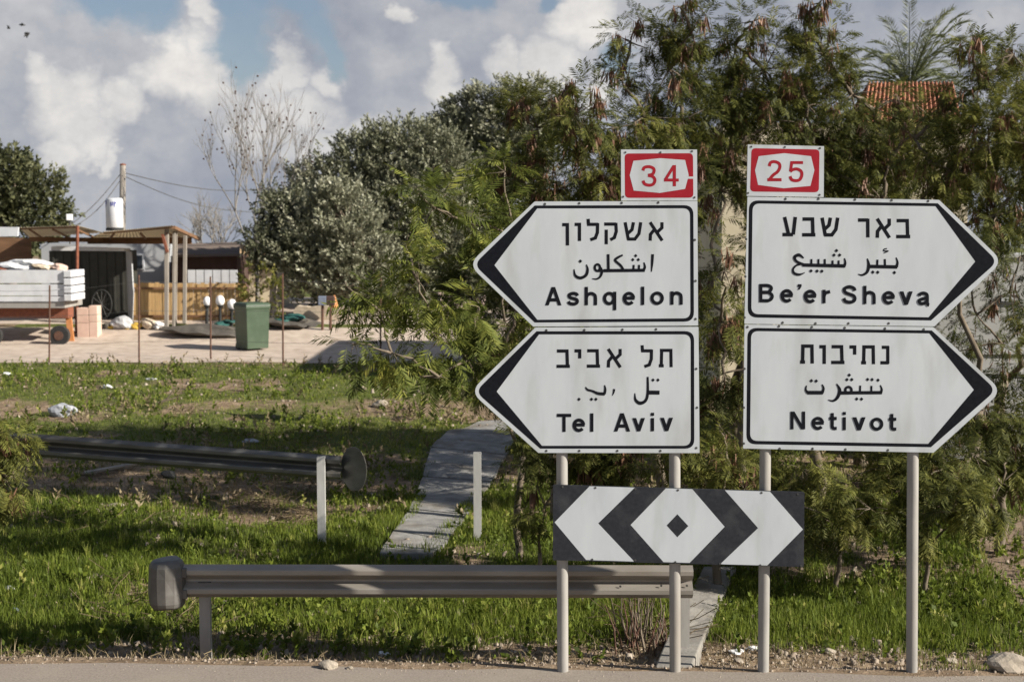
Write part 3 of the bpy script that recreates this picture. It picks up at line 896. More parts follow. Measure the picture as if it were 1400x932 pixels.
    D.curve([(718, 490), (755, 462), (820, 452), (880, 485), (892, 545), (860, 610), (800, 626), (740, 610), (715, 560)], 46)
    number_plate(root, 'red and white plate with the number 25', [(1022.4, 197.6), (1126.7, 200), (1126.2, 269.6), (1021, 268)], [(1027.5, 202.7), (1120.5, 204.5), (1119.5, 263), (1025.5, 262)],
                 [(1015 + x / 10.97, 190 + y / 10.97) for x, y in [(245, 260), (630, 215), (1030, 260), (1080, 470), (1020, 705), (620, 740), (235, 690), (190, 470)]], D, 0, 0,
                 [(1027, 200.8), (1073, 201.2), (1121, 202.8), (1022.8, 264), (1120.5, 266.5)])


def chevron_board():
    Z = lambda q: (640 + q[0] / 2.8, 600 + q[1] / 2.8)
    yb = YS - .03
    root = thing('chevron_board', 'black and white chevron board bolted low across three sign posts', 'road sign', at_ground(928, yb))
    out = [(325, 175), (1288, 203), (1285, 489), (325, 463)]
    b = plate(round_poly([Z(q) for q in out], 2.2), yb, .025).build('panel', M['board_black'], root)
    mb = MB()
    for sh in ([(331, 318), (465, 180), (638, 185), (498, 322), (636, 468), (452, 462)], [(757, 188), (858, 191), (982, 335), (848, 473), (748, 470), (622, 328)],
               [(983, 195), (1155, 200), (1282, 345), (1145, 483), (965, 478), (1110, 340)]):
        mb.poly([P(*Z(q), yb - .0006) for q in sh])
    mb.build('white_chevron', M['sign_white'], b)
    mb = MB(); mb.poly([P(*Z(q), yb - .0012) for q in [(801, 287), (843, 332), (801, 375), (760, 330)]]); mb.build('diamond', M['board_black'], b)
    mb = MB()
    for q in [(362, 182), (487, 186), (640, 190), (803, 195), (1123, 205), (1262, 210), (475, 460), (640, 463), (793, 470), (965, 476), (1118, 482), (1275, 484)]:
        c = P(*Z(q), yb)
        mb.add([c + Vector((.010 * math.cos(k * math.pi / 4), -.003, .010 * math.sin(k * math.pi / 4))) for k in range(8)], [tuple(range(8))])
    mb.build('rivets', M['rivet'], b)
    mb = MB()
    for u in (768.5, 922.5, 1046):
        c = P(u, 716, YP)
        mb.box(c + Vector((0, .055, 0)), (.13, .012, .05))
        for s in (-1, 1): mb.box(c + Vector((s * .058, 0, 0)), (.012, .11, .05))
    mb.build('clamp', M['galvanised'], root)


sign_left(); sign_right(); chevron_board()

# ------------------------------------------------------------------ guardrails
WPROF = [(-.156, .022), (-.148, .028), (-.118, .076), (-.108, .082), (-.070, .082), (-.060, .076), (-.014, .004), (-.006, .0), (.006, .0), (.014, .004), (.060, .076), (.070, .082), (.108, .082), (.118, .076), (.148, .028), (.156, .022)]


def w_beam(a, b, root, name='rail', material=None, n=24, flip=1):
    a, b = Vector(a), Vector(b)
    d = (b - a).normalized()
    out = Vector((d.y, -d.x, 0)).normalized() * flip
    mb = MB()
    k = len(WPROF)
    pts = []
    for i in range(n + 1):
        p = a.lerp(b, i / n)
        for z, f in WPROF: pts.append(p + out * f + Vector((0, 0, z)))
    fs = [(i * k + j, (i + 1) * k + j, (i + 1) * k + j + 1, i * k + j + 1) for i in range(n) for j in range(k - 1)]
    mb.add(pts, fs)
    o = mb.build(name, material or M['rail_steel'], root)
    s = o.modifiers.new('thick', 'SOLIDIFY'); s.thickness = .004; s.offset = -1
    return o, out


def rail_post(root, base, h, rz=0, lean=0, material=None):
    mb = MB()
    t = Matrix.Rotation(lean, 3, 'Y')
    R = Matrix.Rotation(rz, 3, 'Z') @ t
    prof = [(-.05, -.04), (.05, -.04), (.05, -.034), (-.044, -.034), (-.044, .034), (.05, .034), (.05, .04), (-.05, .04)]
    pts = [Vector(base) + R @ Vector((y, x, -.3)) for x, y in prof]
    vec = R @ Vector((0, 0, h + .3))
    mb.extrude(pts, vec)
    return mb.build('post', material or M['galvanised'], root)


def guardrails():
    D = 13.1
    zt, zb = P(600, 769.5, D - .07).z, P(600, 820.5, D - .07).z
    zc = (zt + zb) / 2
    xl, xr = P(246, 800, D).x, P(946, 800, D).x
    root = thing('guardrail', 'grey steel guardrail with a bulbous end cap, just behind the chevron board posts', 'guardrail', at_ground(600, D))
    rail, _ = w_beam((xl, D, zc), (xr, D - .02, zc - .005), root)
    mb = MB()
    for u, v in ((904, 800), (939, 800), (848, 801)):
        c = P(u, v, D - .083)
        mb.tube([c, c + Vector((0, -.006, 0))], .011, 10)
    mb.build('bolt', M['rivet'], rail)
    mb = MB(); c = P(280, 797, D - .012); mb.box(c, (.12, .012, .03)); mb.build('splice_plate', M['rivet'], rail)
    # rolled end cap
    c = P(229, 797, D - .02)
    prof = [(.06, -.235), (.115, -.232), (.150, -.212), (.166, -.17), (.172, -.08), (.172, .08), (.166, .17), (.150, .212), (.115, .232), (.06, .235)]
    mb = MB().lathe(prof, c, 13)
    mb.v = [tuple(c + (Vector(q) - c) * (1 + .022 * math.sin(9 * (q[2] - c.z) + 2.2 * q[0] * 9) + .016 * math.sin(31 * q[0] + 17 * q[2]))) for q in mb.v]
    mb.build('end_cap', M['cap_steel'], root, bevel=.012)
    mb = MB()
    for dz in (-.10, .10): mb.box(P(252, 797, D - .07) + Vector((0, 0, dz)), (.05, .05, .09))
    mb.build('cap_strap', M['cap_steel'], root, bevel=.008)
    rail_post(root, (P(283, 900, D + .09).x, D + .06, -.34), zc + .44, math.pi / 2)
    rail_post(root, (P(934, 900, D + .09).x, D + .06, -.34), zc + .44, math.pi / 2)
    # rear one
    D1 = 18.2
    pr = P(468, 639, D1); 
    D0 = 19.6
    pl = P(-30, 602, D0)
    root = thing('guardrail', 'grey steel guardrail slanting away across the grass, seen from its shaded back', 'guardrail', at_ground(440, D1))
    rail, out = w_beam(pl, pr, root, material=M['rail_shaded'])
    d = (pr - pl).normalized()
    # flared round end plate
    c = pr + d * .17
    pts = []
    for k in range(20):
        a = 2 * math.pi * k / 20
        pts.append(c + d * (.20 * math.cos(a)) + Vector((0, 0, .29 * math.sin(a))) + out * (.03 + .06 * math.cos(a)))
    MB().extrude(pts, -out * .012).build('end_plate', M['rail_shaded'], root, False, .004)
    q = P(441, 700, D1); bz = float(ground_z(q.x, D1))
    rail_post(root, (q.x, D1 - .09, bz), P(441, 624, D1 - .1).z - bz, math.pi / 2, 0, M['post_light'])
    # a bare post
    b = G(653, 737); t = P(646, 617, b.y)
    root = tag(rail_post(None, (b.x, b.y, b.z), t.z - b.z, math.pi / 2, math.atan2(t.x - b.x, t.z - b.z), M['post_light']), 'bare leaning steel guardrail post without a rail, beside the concrete path', 'guardrail post')
    root.name = 'guardrail_post'


guardrails()

# ------------------------------------------------------------------ vegetation tools
def rot_frames(d, roll):
    """N x 3 x 3 frames with x along d"""
    d = d / np.linalg.norm(d, axis=1, keepdims=True)
    up = np.tile(np.array([0, 0, 1.0]), (len(d), 1)); up[np.abs(d[:, 2]) > .95] = (0, 1, 0)
    s = np.cross(up, d); s /= np.linalg.norm(s, axis=1, keepdims=True)
    t = np.cross(d, s)
    c, n = np.cos(roll)[:, None], np.sin(roll)[:, None]
    return np.stack([d, s * c + t * n, t * c - s * n], axis=2)


def diamonds(base, dirs, nrm, L, W):
    """template of leaf diamonds: arrays (K,3); returns (4K,3)"""
    side = np.cross(dirs, nrm); side /= np.linalg.norm(side, axis=1, keepdims=True) + 1e-9
    L = np.asarray(L)[:, None]; W = np.asarray(W)[:, None]
    return np.stack([base, base + dirs * L * .45 + side * W, base + dirs * L, base + dirs * L * .45 - side * W], 1).reshape(-1, 3)


def bipinnate(seed, pairs=9):
    r = np.random.default_rng(seed)
    b, d, L, W, nn = [], [], [], [], []
    for i in range(pairs):
        x = .25 + .75 * i / (pairs - 1)
        for s in (-1, 1):
            a = math.radians(r.uniform(45, 68))
            v = np.array([math.cos(a), s * math.sin(a), -.25 - .35 * r.random()]); v /= np.linalg.norm(v)
            b.append((x, 0, -.22 * x * x)); d.append(v); L.append(r.uniform(.42, .58) * (1 - .25 * abs(x - .6))); W.append(r.uniform(.024, .040)); nn.append((.15, .1 * s, 1))
    b.append((0, 0, 0)); d.append((.97, 0, -.22)); L.append(1.0); W.append(.012); nn.append((0, 0, 1))
    return diamonds(np.array(b), np.array(d, float), np.array(nn, float), L, W)


def spray(seed, n=13, lw=.085, ll=.36):
    r = np.random.default_rng(seed)
    b, d, L, W, nn = [], [], [], [], []
    for i in range(n):
        x = .1 + .9 * i / (n - 1); a = r.uniform(0, 6.28); o = math.radians(r.uniform(25, 55))
        v = np.array([math.cos(o), math.sin(o) * math.cos(a), math.sin(o) * math.sin(a)])
        b.append((x, 0, 0)); d.append(v); L.append(r.uniform(.8, 1.15) * ll); W.append(lw * r.uniform(.7, 1.1)); nn.append(r.normal(size=3))
    return diamonds(np.array(b), np.array(d), np.array(nn), L, W)


def scatter(tmpls, pos, dirs, size, tone, spread=.12, roll=None):
    Vs, Ts = [], []
    n = len(pos)
    which = rng.integers(0, len(tmpls), n)
    roll = rng.uniform(-.7, .7, n) if roll is None else roll
    F = rot_frames(dirs, roll)
    for k, t in enumerate(tmpls):
        m = which == k
        if not m.any(): continue
        v = np.einsum('nij,kj->nki', F[m], t) * size[m][:, None, None] + pos[m][:, None, :]
        Vs.append(v.reshape(-1, 3))
        tt = tone[m][:, None] + rng.normal(0, spread, (m.sum(), len(t) // 4))
        Ts.append(np.repeat(tt.reshape(-1), 4))
    V = np.concatenate(Vs); T = np.clip(np.concatenate(Ts), 0, 1)
    return V, np.arange(len(V)).reshape(-1, 4), T


BIP = [bipinnate(s) for s in range(4)]
SPR = [spray(s) for s in range(10, 14)]
BROAD = [spray(s, 11, .14, .4) for s in range(20, 23)]


def unit(v):
    return v / (np.linalg.norm(v, axis=-1, keepdims=True) + 1e-9)


def clumps(blobs, per_m2, sub_per_m2, shell=.5, sigma=.2, flat=.7):
    """leaf positions gathered in clumps inside each blob (centre, radius): gaps show between the clumps"""
    pos, dirs, subs, ton = [], [], [], []
    for c, r in blobs:
        ns = max(5, int(sub_per_m2 * 4 * r * r))
        u = unit(rng.normal(size=(ns, 3)))
        rad = r * (shell + (1 - shell) * rng.random(ns) ** .6)
        sc = np.array(c) + u * rad[:, None] * np.array([1, flat, 1])
        n = int(per_m2 * 4 * r * r)
        w = rng.random(ns) ** 1.2 + .12
        idx = rng.choice(ns, n, p=w / w.sum())
        sg = sigma * r * (.6 + .8 * rng.random(ns))
        p = sc[idx] + rng.normal(size=(n, 3)) * sg[idx][:, None]
        base_t = rng.normal(0, .14, ns)
        pos.append(p); dirs.append(unit(p - np.array(c)) * .8 + unit(p - sc[idx]) * .6)
        subs.append(sc); ton.append(base_t[idx])
    return np.concatenate(pos), np.concatenate(dirs), subs, np.concatenate(ton)


def limb(mb, a, b, r0, r1, n=6, wob=.08, sag=0.0, sides=7):
    a, b = Vector(a), Vector(b)
    L = (b - a).length
    pts, rad = [], []
    for i in range(n + 1):
        t = i / n
        j = Vector((random.uniform(-1, 1), random.uniform(-1, 1), random.uniform(-.6, .6))) * wob * L * (0 if i in (0, n) else 1)
        p = a.lerp(b, t) + j + Vector((0, 0, sag * L * math.sin(math.pi * t)))
        pts.append(p); rad.append(r0 + (r1 - r0) * t ** .8)
    mb.tube(pts, rad, sides)
    return pts


def leafy_tree(name, label, base, fork_h, blobs_px, kind, group=None, per=230, sub=9, size=.2, tone=.4, pods=0, trunk_r=.07, twigs=True, mat_leaf=None, up=0.0, droop=0.0,
               light=.0, sigma=.2, cat='tree', shell=.5, barkm=None):
    root = thing(name, label, cat, base, group)
    base = Vector(base)
    bl = []
    for (u, v, r, D) in blobs_px:
        c = P(u, v, D + random.uniform(-.3, .3)); bl.append((c, r * D / FPX))
    pos, dirs, subs, ton = clumps(bl, per, sub, shell, sigma)
    keep = pos[:, 2] > ground_z(pos[:, 0], pos[:, 1]) + .03
    pos, dirs, ton = pos[keep], dirs[keep], ton[keep]
    dirs = unit(dirs + rng.normal(0, .35, dirs.shape)) + np.array([0, 0, up - droop])
    T = {'leucaena': BIP, 'olive': SPR, 'broad': BROAD}[kind]
    sz = size * rng.uniform(.65, 1.25, len(pos))
    V, Q, t = scatter(T, pos, dirs, sz, tone + ton + light * rng.random(len(pos)))
    np_mesh('foliage', V, Q, t, mat_leaf, root)
    # trunk, limbs and twigs
    mb = MB()
    fork = base + Vector((random.uniform(-.1, .1), random.uniform(-.1, .1), fork_h))
    limb(mb, base - Vector((0, 0, .15)), fork, trunk_r * 1.15, trunk_r * .8, 5, .03, 0, 9)
    mb.build('trunk', barkm or M['bark'], root, True)
    mb = MB()
    order = sorted(bl, key=lambda q: (q[0] - fork).length)
    done = []
    for (c, r), sc in sorted(zip(bl, subs), key=lambda q: (q[0][0] - fork).length):
        start = fork if not done else min(done + [fork], key=lambda q: (q - c).length + .35 * (q - fork).length)
        limb(mb, start, c, trunk_r * (.62 if start is fork else .4), trunk_r * .2, 5, .06, .04)
        done.append(Vector(c))
        if twigs:
            for q in sc[: 26]:
                limb(mb, c, q, trunk_r * .16, trunk_r * .05, 3, .07, .03, 4)
    mb.build('limbs', barkm or M['bark'], root, True)
    if pods:
        allsub = np.concatenate([s for s in subs])
        pick = allsub[rng.integers(0, len(allsub), pods)]
        pv, pt = [], []
        for p in pick:
            k = random.randint(7, 20); s = random.random() * .5 + .2
            for _ in range(k):
                o = p + rng.normal(0, .035, 3); L = random.uniform(.12, .24); w = random.uniform(.009, .015)
                dx, dy = rng.normal(0, .22, 2); a = random.uniform(0, 3.14)
                e = np.array([math.cos(a) * w, math.sin(a) * w, 0]); d = np.array([dx * L, dy * L, -L])
                pv += [o - e * .4, o + e * .4, o + d * .6 + e, o + d * .6 - e, o + d * .6 - e, o + d * .6 + e, o + d + e * .3, o + d - e * .3]
                pt += [s + rng.normal(0, .12)] * 8
        V = np.array(pv); np_mesh('seed_pods', V, np.arange(len(V)).reshape(-1, 4), np.clip(pt, 0, 1), M['pod'], root)
    return root


# ------------------------------------------------------------------ the trees
def woods():
    LE = 'leucaena'
    grp = 'feathery trees behind the road signs'
    leafy_tree('feathery_tree', 'young yellow-green feathery tree reaching out left of the Ashqelon sign', at_ground(705, 17.2), 1.3,
               [(595, 285, 30, 17), (568, 262, 17, 17), (640, 305, 30, 17), (572, 385, 34, 16.6), (522, 428, 32, 16.4), (600, 465, 34, 16.6), (655, 420, 34, 17.2), (690, 235, 30, 17.5),
                (535, 482, 22, 16.4), (640, 492, 28, 16.8), (484, 470, 16, 16.4), (474, 392, 10, 16.4), (700, 320, 34, 17.4), (505, 508, 10, 16.4), (600, 515, 14, 16.5), (555, 330, 14, 16.8), (690, 440, 30, 17.4)], LE, grp,
               per=210, sub=9, size=.29, tone=.33, trunk_r=.045, mat_leaf=M['leucaena_young'], droop=.45, sigma=.19, light=.12)
    leafy_tree('feathery_tree', 'feathery tree hung with reddish brown pods, left of the 34 plate', at_ground(760, 19.3), 1.8,
               [(735, 175, 52, 19), (785, 160, 50, 19), (715, 250, 52, 19), (800, 240, 58, 19), (845, 175, 40, 19.4), (770, 125, 24, 19), (700, 330, 44, 19.4), (760, 310, 50, 19.6), (840, 250, 46, 19.4),
                (715, 410, 46, 19.4), (690, 470, 40, 19), (760, 400, 50, 19.4)], LE, grp, per=210, size=.2, tone=.34, pods=260, trunk_r=.075, mat_leaf=M['leucaena'], droop=.3)
    leafy_tree('feathery_tree', 'tall dark feathery tree rising above the 34 plate', at_ground(905, 20.2), 2.2,
               [(862, 58, 34, 20), (905, 35, 34, 20), (850, 110, 30, 20), (915, 95, 48, 20), (880, 160, 48, 20), (932, 165, 44, 20), (945, 45, 30, 20), (890, 215, 46, 20), (940, 230, 44, 20), (930, 10, 18, 20)], LE, grp,
               per=210, size=.19, tone=.3, pods=50, trunk_r=.08, mat_leaf=M['leucaena'], droop=.15, sigma=.22)
    leafy_tree('feathery_tree', 'broad dark feathery tree between the 34 and 25 plates', at_ground(1015, 20.8), 2.2,
               [(1005, 62, 40, 20.5), (1045, 95, 52, 20.5), (995, 140, 44, 20.5), (1060, 165, 50, 20.5), (1000, 210, 38, 20.5), (985, 262, 34, 20.5), (1030, 30, 26, 20.5), (968, 400, 26, 20), (1000, 450, 30, 20)], LE, grp,
               per=205, size=.19, tone=.3, pods=60, trunk_r=.08, mat_leaf=M['leucaena'], droop=.2, sigma=.22)
    leafy_tree('feathery_tree', 'tallest feathery tree with brown pod bunches at its top, above the 25 plate', at_ground(1120, 20.6), 2.4,
               [(1100, 25, 34, 20.4), (1125, 75, 44, 20.4), (1105, 145, 50, 20.4), (1165, 130, 46, 20.4), (1160, 205, 52, 20.6), (1215, 225, 46, 20.6), (1120, 5, 20, 20.4), (1195, 150, 44, 20.8), (1225, 138, 30, 20.8), (1270, 158, 22, 20.6), (1110, 220, 50, 20.6), (1205, 275, 46, 20.6)], LE, grp,
               per=205, size=.19, tone=.32, pods=85, trunk_r=.085, mat_leaf=M['leucaena'], droop=.2, sigma=.22)
    leafy_tree('feathery_tree', 'feathery tree with olive-brown leaves above the right tip of the Be\'er Sheva sign', at_ground(1345, 18.8), 1.9,
               [(1340, 120, 50, 18.5), (1385, 75, 44, 18.5), (1350, 195, 56, 18.5), (1300, 235, 48, 18.5), (1395, 250, 52, 18.5), (1400, 150, 52, 18.5), (1360, 295, 46, 18.5), (1275, 225, 44, 18.8), (1330, 60, 24, 18.5), (1295, 150, 34, 18.8), (1260, 270, 40, 18.8), (1250, 190, 30, 18.8),
                (1440, 200, 60, 18.6), (1310, 310, 34, 18.6)], LE, grp, per=230, size=.19, tone=.42, pods=60, trunk_r=.08, mat_leaf=M['leucaena'], droop=.2, sigma=.21)
    leafy_tree('feathery_tree', 'low shaded feathery tree filling the gap between the two road signs', at_ground(985, 15.9), .8,
               [(985, 440, 36, 15.9), (990, 510, 40, 15.9), (980, 575, 40, 15.9), (1000, 640, 46, 15.9), (955, 655, 44, 15.9), (880, 640, 50, 15.9), (930, 600, 46, 15.9), (990, 370, 26, 15.9), (830, 620, 40, 15.9)], LE, grp,
               per=230, size=.2, tone=.36, pods=60, trunk_r=.05, mat_leaf=M['leucaena'], droop=.4)
    leafy_tree('feathery_tree', 'drooping feathery tree beside the right tip of the Netivot sign', at_ground(1375, 17.6), 1.2,
               [(1345, 560, 36, 16.8), (1385, 600, 50, 16.8), (1330, 620, 44, 16.6), (1410, 520, 40, 17.2), (1430, 600, 60, 16.8), (1370, 660, 42, 16.4), (1310, 655, 36, 16.4)], LE, grp,
               per=240, size=.2, tone=.3, pods=20, trunk_r=.06, mat_leaf=M['leucaena'], droop=.5)
    # thin twiggy stems in front of the white hut
    leafy_tree('sapling', 'thin twiggy dark sapling in front of the white hut', at_ground(1362, 19.8), .6,
               [(1335, 430, 46, 19.5), (1380, 400, 46, 19.5), (1370, 470, 46, 19.5), (1395, 350, 40, 19.5), (1330, 360, 40, 19.5), (1310, 480, 30, 19.3)], LE, None, per=85, sub=9, size=.16, tone=.14, pods=14, trunk_r=.045, mat_leaf=M['leucaena'], droop=.2, cat='tree')
    sgrp = 'low drooping shrubs below the signs'
    leafy_tree('shrub', 'drooping grey-green shrub behind the right end of the chevron board', at_ground(1150, 15.9), .5,
               [(1150, 660, 50, 15.7), (1095, 640, 44, 15.9), (1200, 640, 50, 15.9), (1120, 700, 34, 15.4), (1190, 695, 40, 15.4), (1060, 690, 34, 15.6)], LE, sgrp, per=330, size=.2, tone=.36, trunk_r=.03, mat_leaf=M['leucaena'], droop=.6, cat='shrub', light=.08)
    leafy_tree('shrub', 'drooping grey-green shrub behind the far right sign post', at_ground(1270, 15.9), .5,
               [(1255, 660, 50, 15.8), (1300, 700, 38, 15.4), (1240, 705, 34, 15.4), (1340, 690, 36, 15.6), (1290, 640, 44, 16)], LE, sgrp, per=330, size=.2, tone=.34, trunk_r=.03, mat_leaf=M['leucaena'], droop=.6, cat='shrub', light=.08)
    leafy_tree('shrub', 'dark shrub beside the path, behind the left end of the chevron board', at_ground(735, 16.2), .35,
               [(725, 630, 40, 16), (745, 690, 36, 15.8), (790, 640, 44, 16.2), (760, 600, 36, 16.4), (810, 690, 36, 15.8)], LE, sgrp, per=260, size=.18, tone=.3, trunk_r=.03, mat_leaf=M['leucaena'], droop=.3, cat='shrub', pods=14)
    leafy_tree('shrub', 'green and brown weedy shrub at the left edge before the slanting guardrail', at_ground(-70, 14.2), .4,
               [(-4, 575, 26, 14), (18, 605, 26, 14), (6, 650, 28, 14), (-40, 610, 60, 14.2), (26, 655, 16, 14), (-50, 680, 50, 14.2)], LE, None, per=330, size=.16, tone=.42, pods=12, trunk_r=.03, mat_leaf=M['leucaena'], droop=.5, cat='shrub')
    # denser growth deeper behind
    bgrp = 'dark trees deeper behind the signs'
    for i, (u, D, lab, bls) in enumerate([
        (850, 23, 'dark tree deep behind the Ashqelon arrow panel', [(760, 260, 55, 22.5), (840, 300, 60, 22.5), (880, 400, 70, 22), (740, 380, 60, 22.5), (820, 470, 65, 22), (700, 440, 50, 22), (900, 280, 50, 22.5), (930, 480, 60, 22), (700, 520, 40, 22), (780, 550, 50, 22), (640, 400, 40, 23), (660, 470, 36, 22.5)]),
        (1010, 23.5, 'dark tree deep behind the gap between the 34 and 25 plates', [(930, 130, 46, 23), (990, 180, 50, 23), (1050, 140, 50, 23), (1040, 230, 50, 23), (900, 210, 40, 23), (1090, 200, 50, 23), (1110, 100, 40, 23), (960, 90, 30, 23)]),
        (1180, 23.5, "dark tree deep behind the Be'er Sheva arrow panel, under the palm", [(1100, 270, 56, 23), (1180, 280, 56, 23), (1250, 260, 50, 23), (1080, 360, 60, 23), (1180, 400, 70, 23), (1260, 380, 50, 23), (1120, 500, 70, 22), (1220, 550, 70, 22), (1060, 570, 50, 22), (1170, 210, 40, 23.5), (1240, 200, 34, 23.5)]),
        (1370, 23.2, 'dark tree at the right edge behind the drooping feathery trees', [(1400, 260, 60, 23), (1320, 260, 46, 23), (1300, 600, 60, 21.5), (1400, 640, 60, 21.5), (1340, 570, 30, 21.5), (1440, 420, 50, 22), (1350, 180, 40, 23), (1400, 180, 46, 23), (1390, 110, 34, 23)])]):
        leafy_tree('background_tree', lab, at_ground(u, D), 1.5, bls, 'leucaena', bgrp, per=(250 if i == 0 else 165), sub=8, size=.27, tone=.36, pods=26, trunk_r=.1, mat_leaf=M['leucaena'], twigs=False, droop=.2, sigma=.22)
    # olives by the yard
    og = 'olive trees at the edge of the yard'
    leafy_tree('olive_tree', 'small dark shaded olive tree with a pale forked trunk behind the green bin', at_ground(373, 43.6), 1.35,  # low leaf tone paints the shade of this crown into its colour
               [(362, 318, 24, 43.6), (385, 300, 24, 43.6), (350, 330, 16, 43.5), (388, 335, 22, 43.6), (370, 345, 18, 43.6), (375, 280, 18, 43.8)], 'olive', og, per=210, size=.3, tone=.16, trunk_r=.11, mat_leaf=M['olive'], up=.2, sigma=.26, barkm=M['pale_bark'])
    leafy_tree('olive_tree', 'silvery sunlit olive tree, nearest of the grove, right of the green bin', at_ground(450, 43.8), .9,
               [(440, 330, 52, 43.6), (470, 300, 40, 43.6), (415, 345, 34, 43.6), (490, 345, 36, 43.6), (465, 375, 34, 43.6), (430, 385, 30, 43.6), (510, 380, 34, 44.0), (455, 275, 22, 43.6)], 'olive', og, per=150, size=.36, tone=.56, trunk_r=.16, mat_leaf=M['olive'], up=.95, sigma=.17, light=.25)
    leafy_tree('olive_tree', 'large grey-green olive tree, tallest of the grove left of the feathery trees', at_ground(540, 47.5), 1.3,
               [(520, 225, 50, 47.5), (560, 215, 50, 47.5), (475, 245, 46, 47.5), (600, 235, 46, 47.5), (540, 290, 60, 47), (440, 262, 36, 47.5), (480, 300, 50, 47.5), (600, 310, 60, 47), (560, 370, 60, 47), (410, 262, 24, 47.8), (620, 380, 50, 47), (395, 285, 20, 46)], 'olive', og,
               per=130, size=.36, tone=.48, trunk_r=.2, mat_leaf=M['olive'], up=.35, sigma=.16, light=.2)
    leafy_tree('olive_tree', 'grey-green olive tree in the grove with its top beside the pod-hung tree', at_ground(680, 50.3), 1.3,
               [(660, 185, 46, 50), (700, 170, 46, 50), (640, 235, 50, 50), (710, 220, 44, 50), (630, 290, 44, 50), (690, 290, 50, 50), (740, 150, 34, 50), (660, 150, 24, 50), (615, 195, 36, 50), (585, 205, 34, 50), (630, 165, 26, 50), (640, 350, 50, 50)], 'olive', og,
               per=140, size=.36, tone=.5, trunk_r=.2, mat_leaf=M['olive'], up=.35, sigma=.16, light=.2)
    leafy_tree('shade_foliage', 'dark foliage added as the shade under the olive crowns behind the low stone wall', at_ground(560, 48), .4,  # foliage added where only shade lies; low tone paints it dark
               [(490, 395, 34, 48), (540, 395, 40, 48), (590, 400, 40, 48), (640, 405, 40, 48), (470, 410, 24, 47.5), (690, 420, 40, 48)], 'broad', None, per=70, sub=5, size=.4, tone=.1, trunk_r=.08, mat_leaf=M['dark_leaf'], cat='shade_foliage', twigs=False)
    leafy_tree('dark_bushy_tree', 'dark bushy tree beyond the shed at the left edge', at_ground(20, 58), 2.4,
               [(20, 250, 34, 58), (-20, 270, 50, 58), (55, 275, 30, 58), (25, 300, 44, 58), (75, 295, 18, 58), (0, 235, 22, 58), (60, 252, 14, 58), (-70, 290, 60, 58)], 'broad', None, per=48, sub=4, size=.5, tone=.3, trunk_r=.25, mat_leaf=M['dark_leaf'], sigma=.22, twigs=False)
    leafy_tree('shrub', 'rust and yellow-green shrub between the board fence and the pale forked trunk', at_ground(352, 41.2), .3,
               [(345, 395, 13, 41.2), (362, 378, 11, 41.3), (356, 408, 16, 41.2), (334, 372, 7, 41.2), (372, 396, 12, 41.2), (346, 425, 16, 41.1), (366, 428, 14, 41.1)], 'broad', None, per=120, sub=8, size=.2, tone=.5, trunk_r=.03, mat_leaf=M['leucaena'], cat='shrub')


woods()


def palm():
    D = 39.0
    b = at_ground(1262, D)
    c = P(1243, 122, D)
    root = thing('palm_tree', 'date palm with arching grey-green fronds behind the orange tiled roof', 'palm tree', b)
    mb = MB(); mb.tube([b - Vector((0, 0, .2)), b.lerp(c, .5) + Vector((.08, 0, 0)), c], [.2, .17, .15], 10); mb.build('trunk', M['bark'], root, True)
    V, T, st = [], [], MB()
    for i in range(52):
        a = 2 * math.pi * i / 52 * 3.4 + random.uniform(-.2, .2); el = random.uniform(.2, 1.25); L = random.uniform(2.9, 4.2)
        dh = np.array([math.cos(a), math.sin(a), 0.0])
        pts = []
        for k in range(15):
            s = k / 14
            pts.append(np.array(c) + dh * L * s * math.cos(el) * (1 - .1 * s) + np.array([0, 0, L * (s * math.sin(el) - .78 * s * s * (1.15 - .5 * el))]))
        st.tube([Vector(p) for p in pts[::2]], [.02 - .0022 * q for q in range(len(pts[::2]))], 5)
        tone = random.uniform(.2, .8)
        for k in range(2, 14):
            d = unit(pts[k + 1] - pts[k])
            side = unit(np.cross(d, (0, 0, 1)))
            for q in range(3):
                o = pts[k] + (pts[k + 1] - pts[k]) * q / 3
                for s in (-1, 1):
                    v = unit(d * .75 + side * s * .7 + np.array([0, 0, random.uniform(-.25, .25)])); ln = .38 * (1 - .45 * abs(k / 14 - .4)) * random.uniform(.8, 1.1)
                    w = unit(np.cross(v, rng.normal(size=3))) * .012
                    V += [o, o + v * ln * .4 + w, o + v * ln, o + v * ln * .4 - w]; T += [tone + random.uniform(-.1, .1)] * 4
    V = np.array(V); np_mesh('fronds', V, np.arange(len(V)).reshape(-1, 4), np.clip(T, 0, 1), M['palm_leaf'], root)
    st.build('frond_stems', M['palm_leaf'], root)


palm()


